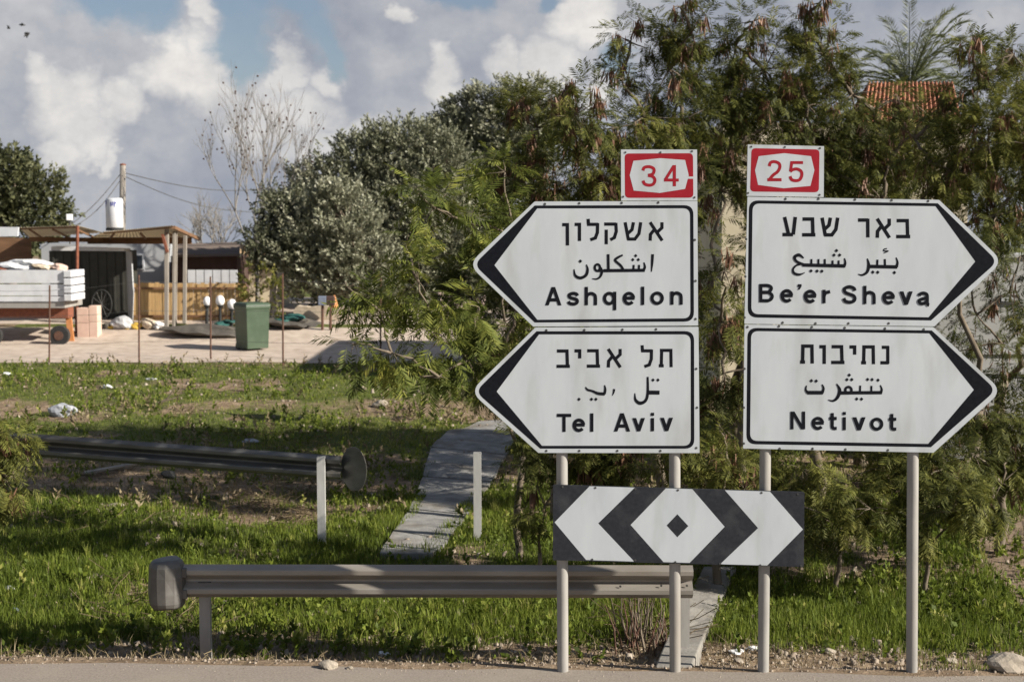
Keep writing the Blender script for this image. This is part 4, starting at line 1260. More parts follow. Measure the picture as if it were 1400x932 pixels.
def bare_tree(label, base, top_px, D, seed, depth, spread, balls, r0):
    random.seed(seed)
    root = thing('bare_tree', label, 'tree', base, 'bare winter trees behind the shed')
    mb = MB(); tips = []
    base = Vector(base); top = P(top_px[0], top_px[1], D)
    H = (top - base).length

    def grow(p, d, L, r, k):
        q = p; pts = [p]; dd = d
        for i in range(4):
            dd = (dd + Vector((random.uniform(-1, 1), random.uniform(-1, 1), random.uniform(-.3, 1))) * .13).normalized(); q = q + dd * L / 4; pts.append(q)
        mb.tube(pts, [r * (1 - .11 * i) for i in range(5)], 5)
        tips.append(q)
        if k == 0: return
        for i in range(random.choice((2, 3, 3))):
            nd = (dd + Vector((random.uniform(-1, 1), random.uniform(-1, 1), random.uniform(-.15, .5))) * spread).normalized()
            grow(pts[random.choice((2, 3, 4))] if i else q, nd, L * random.uniform(.6, .85), r * .66, k - 1)
    tr = MB(); tr.tube([base - Vector((0, 0, .1)), base + Vector((.03, 0, H * .12)), base + Vector((0, 0, H * .24))], [r0 * 1.2, r0 * 1.05, r0], 8); tr.build('trunk', M['pale_bark'], root, True)
    for k in range(5):
        a = k * 1.26 + random.random()
        grow(base + Vector((0, 0, H * .23)), Vector((math.cos(a) * .5, math.sin(a) * .5, 1)).normalized(), H * .27, r0 * .62, depth)
    mb.build('branches', M['pale_bark'], root)
    if balls:
        bl = MB()
        for _ in range(balls):
            p = random.choice(tips) + Vector((random.uniform(-.1, .1), random.uniform(-.1, .1), random.uniform(-.25, 0)))
            bl.lump(p, (.036, .036, .036), random.random(), 1, .1)
        bl.build('seed_balls', M['dark_wall'], root)


bare_tree('tall bare grey tree dotted with dark seed balls, behind the small dark olive', at_ground(352, 46), (352, 142), 46, 5, 5, .50, 110, .06)
bare_tree('small leafless pale tree to the left of the tall bare tree', at_ground(296, 52), (290, 262), 52, 9, 4, .8, 0, .07)

# ------------------------------------------------------------------ grass and ground cover
def blades(name, n, yr, h, w, tone, material, dens, lean=.5, clump=0):
    y = yr[0] + (yr[1] - yr[0]) * rng.random(n * 3) ** 1.25
    x = (rng.random(n * 3) - .5) * 2 * (.385 * y + .4)
    p = dens(x, y)
    k = rng.random(len(x)) < p
    x, y = x[k][:n], y[k][:n]
    bad = in_poly(x, y, PATH_IN) | in_poly(x, y, KERB_W)
    x, y = x[~bad], y[~bad]
    m = len(x)
    z = ground_z(x, y)
    hh = h(x, y) * rng.uniform(.45, 1.25, m); ww = w * rng.uniform(.6, 1.3, m) * (y / 14) ** .6
    a = rng.uniform(0, 2 * np.pi, m); b = rng.uniform(0, 2 * np.pi, m)
    l = hh * lean * rng.uniform(.1, 1.0, m)
    ex, ey = np.cos(a) * ww / 2, np.sin(a) * ww / 2
    lx, ly = np.cos(b) * l, np.sin(b) * l
    z0 = z - .01
    v = np.stack([np.stack([x - ex, y - ey, z0], -1), np.stack([x + ex, y + ey, z0], -1),
                  np.stack([x + ex * .8 + lx * .35, y + ey * .8 + ly * .35, z + hh * .6], -1), np.stack([x - ex * .8 + lx * .35, y - ey * .8 + ly * .35, z + hh * .6], -1),
                  np.stack([x + lx + ex * .1, y + ly + ey * .1, z + hh], -1), np.stack([x + lx - ex * .1, y + ly - ey * .1, z + hh], -1)], 1)
    V = v.reshape(-1, 3); i = np.arange(m)[:, None] * 6
    Q = np.concatenate([i + np.array([[0, 1, 2, 3]]), i + np.array([[3, 2, 4, 5]])])
    t = np.clip(tone(x, y) + rng.normal(0, .13, m), 0, 1)
    o = np_mesh(name, V, Q, np.repeat(t, 6), material)
    o['kind'] = 'stuff'
    return o


def grass_height(x, y):
    n = fbm(x, y, .9, 41)
    return (.035 + .15 * n) * (1 - sstep(17, 24, y)) + (.03 + .07 * n) * sstep(17, 24, y)


blades('green_grass', 125000, (12.5, 24), grass_height, .009, lambda x, y: .33 + .5 * (fbm(x, y, .5, 51) - .35), M['grass'], lambda x, y: greenness(x, y) ** 1.2)
blades('short_grass', 70000, (20, YARD_Y0 - .1), lambda x, y: grass_height(x, y) * .9, .009, lambda x, y: .42 + .6 * (fbm(x, y, .4, 53) - .35), M['grass'], lambda x, y: greenness(x, y) ** 1.2)
blades('dry_grass', 26000, (12.5, YARD_Y0 + .15), lambda x, y: grass_height(x, y) * 1.0, .007, lambda x, y: .5 + 0 * x, M['straw'],
       lambda x, y: np.clip(.75 - greenness(x, y), .05, 1) * .7 + .5 * sstep(YARD_Y0 - 1.0, YARD_Y0 - .2, y), lean=1.6)



def gravel(name, n, yf, smin, smax, tone):
    # flattened six-sided pebbles: two quads and a lid each, all one mesh
    x = rng.uniform(-5.2, 5.4, n); y = yf(x)
    x = x * np.maximum(1, y / 13)
    z = np.where(y > road_edge_y(x) + .05, ground_z(x, y), .004)
    s = smin + (smax - smin) * rng.random(n) ** 3.5
    a = rng.uniform(0, 6.28, n)
    V, Q = [], []
    base = []
    for k in range(4):
        ang = a + k * np.pi / 2 + rng.normal(0, .25, n); r = s * rng.uniform(.7, 1.2, n)
        base.append(np.stack([x + np.cos(ang) * r, y + np.sin(ang) * r, z - .004], -1))
    top = []
    for k in range(4):
        ang = a + .5 + k * np.pi / 2 + rng.normal(0, .25, n); r = s * rng.uniform(.35, .75, n)
        top.append(np.stack([x + np.cos(ang) * r, y + np.sin(ang) * r, z + s * rng.uniform(.45, 1.0, n)], -1))
    V = np.stack(base + top, 1).reshape(-1, 3); i = np.arange(n)[:, None] * 8
    Q = np.concatenate([i + np.array([q]) for q in ([0, 1, 5, 4], [1, 2, 6, 5], [2, 3, 7, 6], [3, 0, 4, 7], [4, 5, 6, 7])])
    o = np_mesh(name, V, Q, np.clip(np.repeat(tone + rng.normal(0, .25, n), 8), 0, 1), M['pebble'])
    o['kind'] = 'stuff'


gravel('roadside_stones', 4500, lambda x: road_edge_y(x) + .9 + 1.0 * rng.random(len(x)), .004, .034, .38)
gravel('gravel', 2200, lambda x: road_edge_y(x) + .06 + np.abs(rng.normal(0, .38, len(x))), .003, .022, .35)
gravel('grit', 1200, lambda x: road_edge_y(x) - np.abs(rng.normal(0, .12, len(x))), .003, .009, .55)


def weeds(name, n, yr, size, tone, dens, material, tm):
    y = yr[0] + (yr[1] - yr[0]) * rng.random(n * 2) ** 1.2; x = (rng.random(n * 2) - .5) * 2 * (.385 * y + .3)
    k = rng.random(len(x)) < dens(x, y); x, y = x[k][:n], y[k][:n]
    bad = in_poly(x, y, PATH_W) | in_poly(x, y, KERB_W); x, y = x[~bad], y[~bad]
    m = len(x)
    pos = np.stack([x, y, ground_z(x, y)], -1); d = unit(rng.normal(0, .5, (m, 3)) + np.array([0, 0, .9]))
    V, Q, t = scatter(tm, pos, d, size * rng.uniform(.4, 1.2, m), tone + rng.normal(0, .16, m))
    o = np_mesh(name, V, Q, t, material); o['kind'] = 'stuff'


weeds('leafy_weeds', 5200, (13.2, YARD_Y0 - .3), .17, .42, lambda x, y: .15 + .85 * (fbm(x, y, .8, 91) > .52), M['grass'], BROAD)
weeds('dead_weeds', 1000, (19.5, YARD_Y0 + .2), .26, .5, lambda x, y: .08 + .9 * (fbm(x, y, .6, 95) > .56) + .5 * (y > YARD_Y0 - 1.2), M['straw'], SPR)
gravel('earth_clods', 9000, lambda x: 13.2 + (YARD_Y0 - 13.4) * rng.random(len(x)) ** 1.3, .006, .06, .28)


def twigs(name, n, pick, length, material, tone):
    mbv, mq, tt = [], [], []
    for i in range(n):
        x, y = pick()
        z = float(ground_z(x, y)); L = length * random.uniform(.4, 1.3); a = random.uniform(0, 6.28); r = random.uniform(.002, .006)
        d = np.array([math.cos(a), math.sin(a), random.uniform(-.05, .55)]); p = np.array([x, y, z + .01]); q = p + d * L; m = (p + q) / 2 + rng.normal(0, .03, 3)
        for (u, w) in ((p, m), (m, q)):
            for e in (np.array([0, 0, r]), np.array([-math.sin(a) * r, math.cos(a) * r, 0])):
                mbv += [u - e, u + e, w + e, w - e]; tt += [tone + random.uniform(-.25, .25)] * 4
    V = np.array(mbv); o = np_mesh(name, V, np.arange(len(V)).reshape(-1, 4), np.clip(tt, 0, 1), material); o['kind'] = 'stuff'


def near(u0, u1, v0, v1):
    def f():
        p = G(random.uniform(u0, u1), random.uniform(v0, v1)); return p.x, p.y
    return f


def tussocks():
    V, T = [], []
    for _ in range(430):
        y = 13.6 + 8 * random.random() ** 1.3; x = random.uniform(-1, 1) * (.37 * y)
        if float(greenness(np.array([x]), np.array([y]))[0]) < .4 or bool(in_poly(np.array([x]), np.array([y]), PATH_W)[0]) or bool(in_poly(np.array([x]), np.array([y]), KERB_W)[0]): continue
        z = float(ground_z(x, y)); H = random.uniform(.13, .32); t0 = random.uniform(.35, .8)
        for k in range(random.randint(9, 22)):
            a = random.uniform(0, 6.28); l = random.uniform(.1, .7); h = H * random.uniform(.5, 1); w = .006
            o = np.array([x + random.gauss(0, .03), y + random.gauss(0, .03), z - .01]); d = np.array([math.cos(a) * l, math.sin(a) * l, 1.0]); e = np.array([-math.sin(a) * w, math.cos(a) * w, 0])
            m1 = o + d * h * np.array([.35, .35, .55]); m2 = o + d * h * np.array([1, 1, .95 - .3 * l])
            V += [o - e, o + e, m1 + e * .8, m1 - e * .8, m1 - e * .8, m1 + e * .8, m2 + e * .15, m2 - e * .15]; T += [t0 + random.uniform(-.12, .12)] * 8
    V = np.array(V); o = np_mesh('grass_tussocks', V, np.arange(len(V)).reshape(-1, 4), np.clip(T, 0, 1), M['grass']); o['kind'] = 'stuff'


tussocks()


def dead_stems():
    root = thing('dead_stems', 'tangle of dead brown upright stems under the front guardrail by the kerb', 'dead shrub', G(875, 880))
    for k in range(46):
        p = G(random.uniform(838, 922), random.uniform(866, 897)); h = random.uniform(.2, .62)
        q = p + Vector((random.uniform(-.14, .14), random.uniform(-.1, .1), h))
        MB().tube([p - Vector((0, 0, .03)), p.lerp(q, .5) + Vector((random.uniform(-.04, .04), 0, 0)), q], [random.uniform(.006, .017), .008, .004], 5).build('stem', M['rust'] if k % 3 == 0 else M['bark'], root)


dead_stems()
twigs('dry_twigs', 900, lambda: random.choice([near(300, 440, 655, 715), near(130, 300, 790, 860), near(300, 450, 590, 640), near(60, 230, 640, 740), near(340, 430, 670, 725)])(), .34, M['straw'], .35)
twigs('fallen_stems', 150, near(845, 925, 800, 890), .5, M['straw'], .25)
twigs('roadside_litter_twigs', 260, near(0, 1400, 868, 905), .12, M['straw'], .45)

# ------------------------------------------------------------------ yard: fence, shed, huts, things in it
def wire_fence():
    root = thing('wire_fence', 'thin wire fence on rusty steel stakes along the near edge of the gravel yard', 'fence', at_ground(280, YARD_Y0))
    tops = []
    for u, vt, vb in ((-50, 388, 496), (67, 390, 496), (190, 376, 497), (288, 378, 491), (387, 374, 500), (520, 380, 497), (640, 380, 500)):
        b = G(u, vb); t = P(u + random.uniform(-1, 1), vt, b.y)
        MB().tube([b - Vector((0, 0, .2)), t], .022, 6).build('stake', M['rust'], root)
        tops.append((b, t))
    for f in (.93, .6, .25):
        mb = MB()
        for (b0, t0), (b1, t1) in zip(tops[:-1], tops[1:]):
            a, c = b0.lerp(t0, f), b1.lerp(t1, f)
            mb.tube([a, a.lerp(c, .5) - Vector((0, 0, .03)), c], .004, 4)
        mb.build('wire', M['wire'], root)


wire_fence()


def corrugated(mb, a, b, c, d, n=40, amp=.012):
    """ribbed sheet through corners a b (front) c d (back), ribs run front to back"""
    a, b, c, d = map(Vector, (a, b, c, d))
    nrm = (b - a).cross(d - a).normalized()
    pts = []
    for i in range(n + 1):
        f = i / n; o = nrm * (amp if i % 2 else -amp)
        pts += [a.lerp(b, f) + o, d.lerp(c, f) + o]
    up = [p + nrm * .006 for p in pts]
    m = len(pts)
    fs = [(2 * i, 2 * i + 2, 2 * i + 3, 2 * i + 1) for i in range(n)] + [(m + 2 * i + 1, m + 2 * i + 3, m + 2 * i + 2, m + 2 * i) for i in range(n)]
    mb.add(pts + up, fs)


DS = 40.0
def shed():
    root = thing('open_shed', 'open lean-to shed with cream corrugated roof on rusty and wooden posts', 'shed', at_ground(140, DS))
    gz = lambda u, D: at_ground(u, D)
    # roofs rise towards the front so their undersides show
    mb = MB(); corrugated(mb, P(26, 311, DS), P(107, 308.5, DS), P(142, 318, 44.5), P(40, 325, 44.5)); mb.build('roof', M['cream_sheet'], root)
    mb = MB(); corrugated(mb, P(142, 317, DS), P(236, 308.5, DS), P(276, 324.5, 44.5), P(120, 326, 44.5), 60); mb.build('roof', M['cream_sheet'], root)
    mb = MB(); mb.extrude([P(-40, 310, DS - .3), P(25, 310.5, DS - .3), P(24, 323, DS - .3), P(-40, 324, DS - .3)], (0, .08, 0)); mb.build('fascia', M['white_steel'], root)
    for a, b, w in (((26, 313, DS + .1), (108, 310.5, DS + .1), .04), ((142, 319, DS + .1), (236, 311, DS + .1), .045), ((40, 327, 43.5), (140, 328, 43.5), .14), ((120, 329, 43.8), (262, 329, 43.8), .2), ((238, 311, DS + .1), (272, 327, 44.3), .09)):
        MB().bar(P(*a), P(*b), .07, w).build('beam', M['brown_wood'], root)
    mb = MB()
    for k in range(3): mb.bar(P(40 + 32 * k, 313.5, DS + .2), P(58 + 36 * k, 325, 44), .04, .05)
    for k in range(3): mb.bar(P(156 + 36 * k, 319, DS + .2), P(150 + 50 * k, 327, 44), .04, .05)
    mb.build('rafters', M['brown_wood'], root)
    for u, v0, vb, D, r, m in ((105, 309, 452, DS + .05, .045, 'rust_red'),):
        b = gz(u, D); MB().tube([b, P(u + 1, v0, D)], r, 8).build('post', M[m], root)
    for u, v0, D, w in ((228, 313, DS + .3, .11), (238, 316, 40.7, .08), (253, 322, 41.2, .10), (241, 316, 41, .06)):
        b = gz(u, D); t = P(u, v0, D); MB().bar(b, t, w, w).build('post', M['grey_wood'], root, bevel=.01)
    MB().bar(P(222, 320, DS + .2), P(229, 345, DS + .22), .07, .07).build('brace', M['rust_red'], root)
    # brown back panel at the left
    mb = MB(); mb.extrude([P(-40, 322, 43.6), P(42, 326, 43.6), P(42, 366, 43.6), P(-40, 366, 43.6)], (0, .08, 0)); mb.build('wall_panel', M['brown_wood'], root)
    # dark booth under the roof
    root = thing('storage_booth', 'dark grey sheet-metal storage booth standing under the lean-to roof', 'booth', gz(125, 42))
    mb = MB(); a, b = gz(70, 42.2), gz(176, 42.2); h = P(120, 343, 42.2).z - a.z
    mb.box(((a.x + b.x) / 2, 42.8, a.z + h / 2), (b.x - a.x, 1.1, h)); mb.build('body', M['dark_steel'], root)
    mb = MB()
    for k in range(9):
        x = a.x + (b.x - a.x) * (k + .5) / 9; mb.box((x, 42.235, a.z + h / 2), (.05, .03, h * .96))
    mb.build('rib', M['dark_steel'], root)
    mb = MB(); mb.extrude([P(172, 343, 42), P(179, 344, 41.7), P(182, 400, 41.5), P(180, 448, 41.5), P(176, 448, 42)], (.02, .05, 0)); mb.build('open_flap', M['grey_wall'], root)
    mb = MB(); mb.extrude([P(70, 337, 42.1), P(170, 340, 42.1), P(170, 343.5, 42.1), P(70, 342.5, 42.1)], (0, .7, 0)); mb.build('top_edge', M['white_steel'], root)
    # grey hut behind with a window
    root = thing('grey_hut', 'light grey rendered hut with one small window behind the lean-to', 'hut', gz(150, 46.5))
    a, b = gz(60, 46.5), gz(234, 46.5); h = P(100, 333, 46.5).z - a.z
    MB().box(((a.x + b.x) / 2, 48, a.z + h / 2), (b.x - a.x, 3, h)).build('wall', M['grey_wall'], root)
    q0, q1 = P(184, 349, 46.46), P(195, 367, 46.46)
    fr = MB(); fr.box(((q0.x + q1.x) / 2, 46.48, (q0.z + q1.z) / 2), (q1.x - q0.x + .1, .06, q0.z - q1.z + .1)); fr = fr.build('window', M['white_steel'], root)
    MB().box(((q0.x + q1.x) / 2, 46.44, (q0.z + q1.z) / 2), (q1.x - q0.x, .03, q0.z - q1.z)).build('pane', M['glass'], fr)


shed()


def yard_things():
    # white boiler on the roof
    D = 42.6
    b = P(157, 313, D); t = P(157, 271, D); r = 11.5 * D / FPX
    root = thing('boiler_tank', 'white cylindrical water boiler with blue marks standing on the lean-to roof', 'boiler', b)
    H = t.z - b.z
    body = MB().lathe([(r * .9, .02), (r, .06), (r, H - .06), (r * .9, H)], b, 24).build('body', M['white_steel'], root, True)
    MB().lathe([(r * 1.03, -.05), (r * 1.03, .03)], b, 20).build('stand', M['black_rubber'], root)
    # painted blue marks wrapped on the drum
    mb = MB()
    for a0, a1, z0, z1 in ((-2.95, -2.35, .78, .92), (-2.9, -2.5, .70, .76), (-1.75, -1.6, .74, .88), (-1.52, -1.4, .76, .88), (-1.32, -1.1, .82, .88), (-1.32, -1.22, .72, .82)):
        n = 4
        pts = [b + Vector((math.cos(a0 + (a1 - a0) * i / n) * (r + .004), math.sin(a0 + (a1 - a0) * i / n) * (r + .004), z * H)) for z in (z0, z1) for i in range(n + 1)]
        mb.add(pts, [(i, i + 1, n + 2 + i, n + 1 + i) for i in range(n)])
    mb.build('marks', M['blue_paint'], body)
    # utility pole and wires
    D = 47
    g = at_ground(167, D); t = P(168, 226, D)
    root = thing('utility_pole', 'wooden utility pole rising behind the white boiler with thin cables', 'utility pole', g)
    MB().tube([g - Vector((0, 0, .3)), t], [.13, .095], 10).build('pole', M['grey_wood'], root, True)
    MB().lathe([(.1, 0), (.1, .04), (.03, .06)], t, 10).build('cap', M['rust_red'], root)
    for a, b_, sag in (((167, 235, D), (80, 318, 46), .2), ((167, 243, D), (96, 312, 46), .25), ((168, 236, D), (420, 247, 60), .5), ((168, 240, D), (345, 290, 58), .3)):
        A, B = P(*a), P(*b_)
        MB().tube([A.lerp(B, k / 10) - Vector((0, 0, sag * math.sin(math.pi * k / 10))) for k in range(11)], .014, 4).build('cable', M['wire'], root)
    g = P(95, 312, 45); root = thing('floodlight', 'small white floodlight at the edge of the lean-to roof', 'lamp', g)
    MB().box(P(95, 297, 45), (.2, .12, .2), .3).build('housing', M['globe'], root, bevel=.02)
    MB().tube([g - Vector((0, 0, .5)), P(96, 300, 45.1)], .025, 6).build('bracket', M['wire'], root)
    # board fence with lintel
    D = 41.7
    root = thing('board_fence', 'tan vertical board fence behind the lean-to posts', 'fence', at_ground(260, D))
    a, b = at_ground(183, D), at_ground(338, D)
    n = 30; mb = MB()
    for k in range(n):
        x = a.x + (b.x - a.x) * (k + .5) / n; h = P(200, 387, D).z - a.z + random.uniform(-.03, .03)
        mb.box((x, D + random.uniform(-.01, .01), a.z + h / 2), ((b.x - a.x) / n * .93, .025, h))
    mb.build('boards', M['tan_wood'], root)
    for v in (394, 432): MB().bar(P(183, v, D - .05), P(338, v, D - .05), .05, .06).build('rail', M['brown_wood'], root)
    # white slats on top
    root = thing('white_slat_screen', 'row of white upright slats showing above the tan board fence', 'screen', at_ground(290, 42.3))
    mb = MB()
    for k in range(6):
        c = P(262 + 11.5 * k, 379, 42.3); z0 = at_ground(262 + 11.5 * k, 42.3).z
        mb.box((c.x, 42.3, (c.z + .22 + z0) / 2), (.225, .03, c.z + .22 - z0))
    mb.build('slats', M['white_steel'], root)
    # brown hut behind
    D = 45
    root = thing('brown_hut', 'low hut with a weathered dark plank roof behind the white slats', 'hut', at_ground(285, D))
    a, b = at_ground(236, D), at_ground(326, D); h = P(280, 350, D).z - a.z
    MB().box(((a.x + b.x) / 2, D + 1.5, a.z + h / 2), (b.x - a.x, 3, h)).build('wall', M['dark_wall'], root)
    mb = MB()
    mb.extrude([P(238, 352, D - .3), P(328, 350, D - .3), P(327, 334, D + .9), P(240, 337, D + .9)], (0, .04, .08)); mb.build('roof', M['dark_roof'], root)
    # tiled hut
    D = 47
    root = thing('tiled_hut', 'small hut with an ochre ribbed tile roof beside the dark plank roof', 'hut', at_ground(345, D))
    a, b = at_ground(322, D), at_ground(378, D); h = P(340, 352, D).z - a.z
    MB().box(((a.x + b.x) / 2, D + 1.5, a.z + h / 2), (b.x - a.x, 3, h)).build('wall', M['cream_wall'], root)
    mb = MB(); corrugated(mb, P(318, 352, D - .3), P(382, 352, D - .3), P(382, 333, D + 1.6), P(322, 333, D + 1.6), 22, .05); mb.build('roof', M['ochre_tile'], root)
    # trailer
    D = 38.6
    root = thing('trailer', 'farm trailer with ribbed white side boards parked under the lean-to at the left edge', 'trailer', at_ground(40, D))
    x0, x1 = P(-60, 400, D).x, P(88, 400, D).x
    for k, (vt, vb) in enumerate(((369, 387), (388.5, 404), (405, 412))):
        zt, zb = P(40, vt, D).z, P(40, vb, D).z
        MB().extrude([Vector((x0, D - .03, zb)), Vector((x1, D - .03, zb)), Vector((x1, D, (zt + zb) / 2)), Vector((x1, D - .03, zt)), Vector((x0, D - .03, zt))], (0, .05, 0)).build('side_board', M['white_steel'], root)
    zt, zb = P(40, 369, D).z, P(40, 412, D).z
    mb = MB()
    for k in range(4):
        h = (zt - zb) / 4; mb.box((x1 + .12, D + .5, zb + h * (k + .5)), (.22, 1.2, h * .86))
    mb.build('tailboard', M['white_steel'], root, bevel=.02)
    MB().box(((x0 + x1) / 2, D + .8, zb - .1), (x1 - x0, 1.6, .16)).build('chassis', M['galvanised'], root)
    MB().box(((x0 + x1) / 2 + .3, D + .5, zb - .33), ((x1 - x0) * .8, .5, .28)).build('frame_beam', M['rust_red'], root)
    for u in (82, -10):
        c = at_ground(u, D + .2) + Vector((0, 0, .26))
        wh = MB(); wh.tube([c + Vector((0, -.09, 0)), c + Vector((0, .09, 0))], .27, 18); wh = wh.build('wheel', M['black_rubber'], root)
        MB().tube([c + Vector((0, -.105, 0)), c + Vector((0, -.09, 0))], .13, 14).build('rim', M['rust'], wh)
    # load: crumpled sheets
    for u, v, s, m, lab in ((38, 362, (.62, .4, .16), 'white_plastic', 'crumpled white plastic sheet lying on the trailer load'), (60, 364, (.3, .3, .13), 'beige_stone', 'beige sack lying at the back end of the trailer load'), (12, 366, (.34, .3, .1), 'rust_red', 'dark red bundle lying on the trailer beside the white sheet'), (82, 366, (.22, .3, .1), 'pink_block', 'pale rag bundle over the trailer tailboard')):
        tag(MB().lump(P(u, v, D + .6), s, u, 3, .35).build('bundle', M[m]), lab, 'bundle')
    # pink blocks, orange post
    root = thing('block_stack', 'stack of pale pink building blocks beside the rusty lean-to post', 'blocks', at_ground(120, 39.6))
    for u0, u1, vt in ((106, 122, 421), (122.5, 134, 418)):
        a, b = at_ground(u0, 39.6), at_ground(u1, 39.6); h = P(u0, vt, 39.6).z - a.z
        for q in range(2): MB().box(((a.x + b.x) / 2, 39.8, a.z + h * (q + .5) / 2), (b.x - a.x, .4, h / 2 * .98), 0).build('block', M['pink_block'], root, bevel=.01)
    a = at_ground(98, 39.2)
    tag(MB().bar(a, P(92, 418, 39.2), .16, .05).build('leaning_plank', M['orange_paint']), 'orange plank leaning beside the rusty lean-to post', 'plank')
    # bicycle wheel
    c = P(139, 416, 41.3)
    root = thing('bicycle_wheel', 'old bicycle wheel leaning against the dark booth', 'wheel', c)
    ring = [c + Vector((.29 * math.cos(k * math.pi / 12), .03 * math.sin(k * math.pi / 12), .42 * math.sin(k * math.pi / 12))) for k in range(25)]
    MB().tube(ring, .02, 6).build('tyre', M['black_rubber'], root)
    mb = MB()
    for k in range(12): mb.tube([c, ring[k * 2]], .004, 3)
    mb.build('spokes', M['wire'], root)
    # lamps
    for u, v, r, lab in ((283, 412, 5.5, 'white globe garden lamp nearest the wooden shed posts'), (301, 411, 6, 'white globe garden lamp in the middle of the three before the board fence'), (317, 416, 6, 'white globe garden lamp just left of the green bin')):
        D = 40.5; c = P(u, v, D); g = at_ground(u, D); rr = r * D / FPX
        root = thing('garden_lamp', lab, 'garden lamp', g, 'globe lamps before the board fence')
        MB().tube([g, c - Vector((0, 0, rr))], .045, 8).build('post', M['black_rubber'], root)
        MB().lathe([(rr * math.sin(math.pi * k / 10) + .001, -rr * 1.25 * math.cos(math.pi * k / 10)) for k in range(11)], c, 16).build('globe', M['globe'], root, True)
        MB().lathe([(.05, -.04), (.085, 0), (.085, .03)], c - Vector((0, 0, rr * 1.2)), 12).build('collar', M['black_rubber'], root)
    # wheelie bin
    D = G(345, 469).y
    g = at_ground(345, D)
    root = thing('wheelie_bin', 'tall green plastic wheelie bin standing alone in the gravel yard', 'bin', g)
    rz = math.radians(38)
    R = Matrix.Rotation(rz, 3, 'Z')
    H = P(345, 414, D).z - g.z
    def ring(w, d, z): return [g + R @ Vector((x * w / 2, y * d / 2, z)) for x, y in ((-1, -1), (1, -1), (1, 1), (-1, 1))]
    mb = MB(); lv = [ring(.62, .64, .06), ring(.68, .70, H * .88), ring(.72, .74, H * .89), ring(.72, .74, H * .95)]
    fs = [(3, 2, 1, 0)] + [(4 * i + k, 4 * i + (k + 1) % 4, 4 * i + 4 + (k + 1) % 4, 4 * i + 4 + k) for i in range(3) for k in range(4)] + [(12, 13, 14, 15)]
    mb.add([p for r_ in lv for p in r_], fs); mb.build('body', M['bin_green'], root, bevel=.02)
    mb = MB(); l0, l1 = ring(.75, .79, H * .955), ring(.66, .68, H * 1.01); mb.add(l0 + l1, [(3, 2, 1, 0), (4, 5, 6, 7)] + [(k, (k + 1) % 4, 4 + (k + 1) % 4, 4 + k) for k in range(4)]); mb.build('lid', M['bin_green'], root, bevel=.015)
    for s in (-1, 1):
        c = g + R @ Vector((s * .27, .28, .1)); ax = R @ Vector((.03, 0, 0))
        MB().tube([c - ax, c + ax], .1, 14).build('wheel', M['black_rubber'], root)
    a, b = g + R @ Vector((-.24, .40, H * .93)), g + R @ Vector((.24, .40, H * .93))
    MB().tube([a, b], .02, 8).build('handle', M['bin_green'], root)
    # heap, tarps, stone wall
    tag(MB().lump(at_ground(285, 40.2) + Vector((0, 0, .05)), (1.1, .6, .17), 3, 3, .5).build('rubble_heap', M['grey_heap'], None, False), 'long dark grey heap of earth left of the green bin', 'heap')
    tag(MB().lump(at_ground(395, 41.0) + Vector((0, 0, .05)), (.9, .6, .2), 8, 3, .5).build('rubble_heap', M['grey_heap'], None, False), 'dark grey heap of earth right of the green bin', 'heap')
    tag(MB().lump(at_ground(312, 40.6) + Vector((0, 0, .18)), (.28, .3, .10), 5, 3, .7).build('tarpaulin', M['teal_tarp']), 'crumpled teal tarpaulin on the heap left of the green bin', 'tarpaulin')
    tag(MB().lump(at_ground(392, 40.8) + Vector((0, 0, .2)), (.4, .3, .13), 6, 3, .7).build('tarpaulin', M['teal_tarp']), 'crumpled teal tarpaulin on the heap right of the green bin', 'tarpaulin')
    root = None
    a, b = at_ground(402, 41.8), at_ground(478, 41.8); h = P(420, 419, 41.8).z - a.z
    mb = MB(); n = 14
    prof = [a + (b - a) * (k / n) + Vector((0, 0, h * (1 + .05 * math.sin(k * .9 + 1) + .02 * math.sin(k * 2.7) - (.3 if k in (0, n) else 0)))) for k in range(n + 1)]
    mb.extrude([Vector((a.x, 41.8, a.z - .1)), Vector((b.x, 41.8, b.z - .1))] + [Vector((p.x, 41.8, p.z)) for p in prof[::-1]], (0, .5, 0))
    tag(mb.build('stone_wall', M['beige_stone']), 'low rough beige stone wall under the olive trees', 'wall')
    # letter boxes
    for u, lab, m in ((441, 'blue-grey letter box on a dark stake before the low stone wall', 'blue_grey'), (452, 'second dark letter box on a stake, right of the blue-grey one', 'dark_wall')):
        D = 40.4; g = at_ground(u, D); c = P(u, 411, D)
        root = thing('letter_box', lab, 'letter box', g)
        MB().tube([g, c], .04, 6).build('stake', M['rust'], root)
        MB().box(c, (.24, .2, .26)).build('box', M[m], root, bevel=.02)
    g = P(457, 412, 41.5)
    tag(MB().lathe([(.13, 0), (.1, .12), (.04, .34), (.02, .38)], g - Vector((0, 0, .2)), 12).build('traffic_cone', M['orange_paint'], None, True), 'orange plastic cone standing on the low stone wall', 'cone')
    # clutter before the booth
    for i, (u, v, s, m, lab) in enumerate(((150, 443, .14, 'grey_heap', 'grey scrap lump before the dark booth, nearest the pink blocks'), (160, 440, .2, 'white_plastic', 'crumpled white sheet on the ground before the dark booth'), (168, 438, .26, 'grey_wall', 'pale grey sack leaning against the booth flap'), (178, 446, .14, 'yellow_plastic', 'yellow plastic piece at the foot of the booth flap'),
                                           (190, 444, .16, 'yellow_plastic', 'yellow toy lying before the tan board fence'), (154, 447, .11, 'yellow_plastic', 'small yellow scrap by the pink blocks'), (205, 440, .24, 'beige_stone', 'heap of pale rubble before the tan board fence'), (215, 449, .16, 'white_plastic', 'white basin on the ground by the wooden post'), (198, 448, .12, 'black_rubber', 'black hose coil by the yellow toy'))):
        D = 40.6; g = at_ground(u, D)
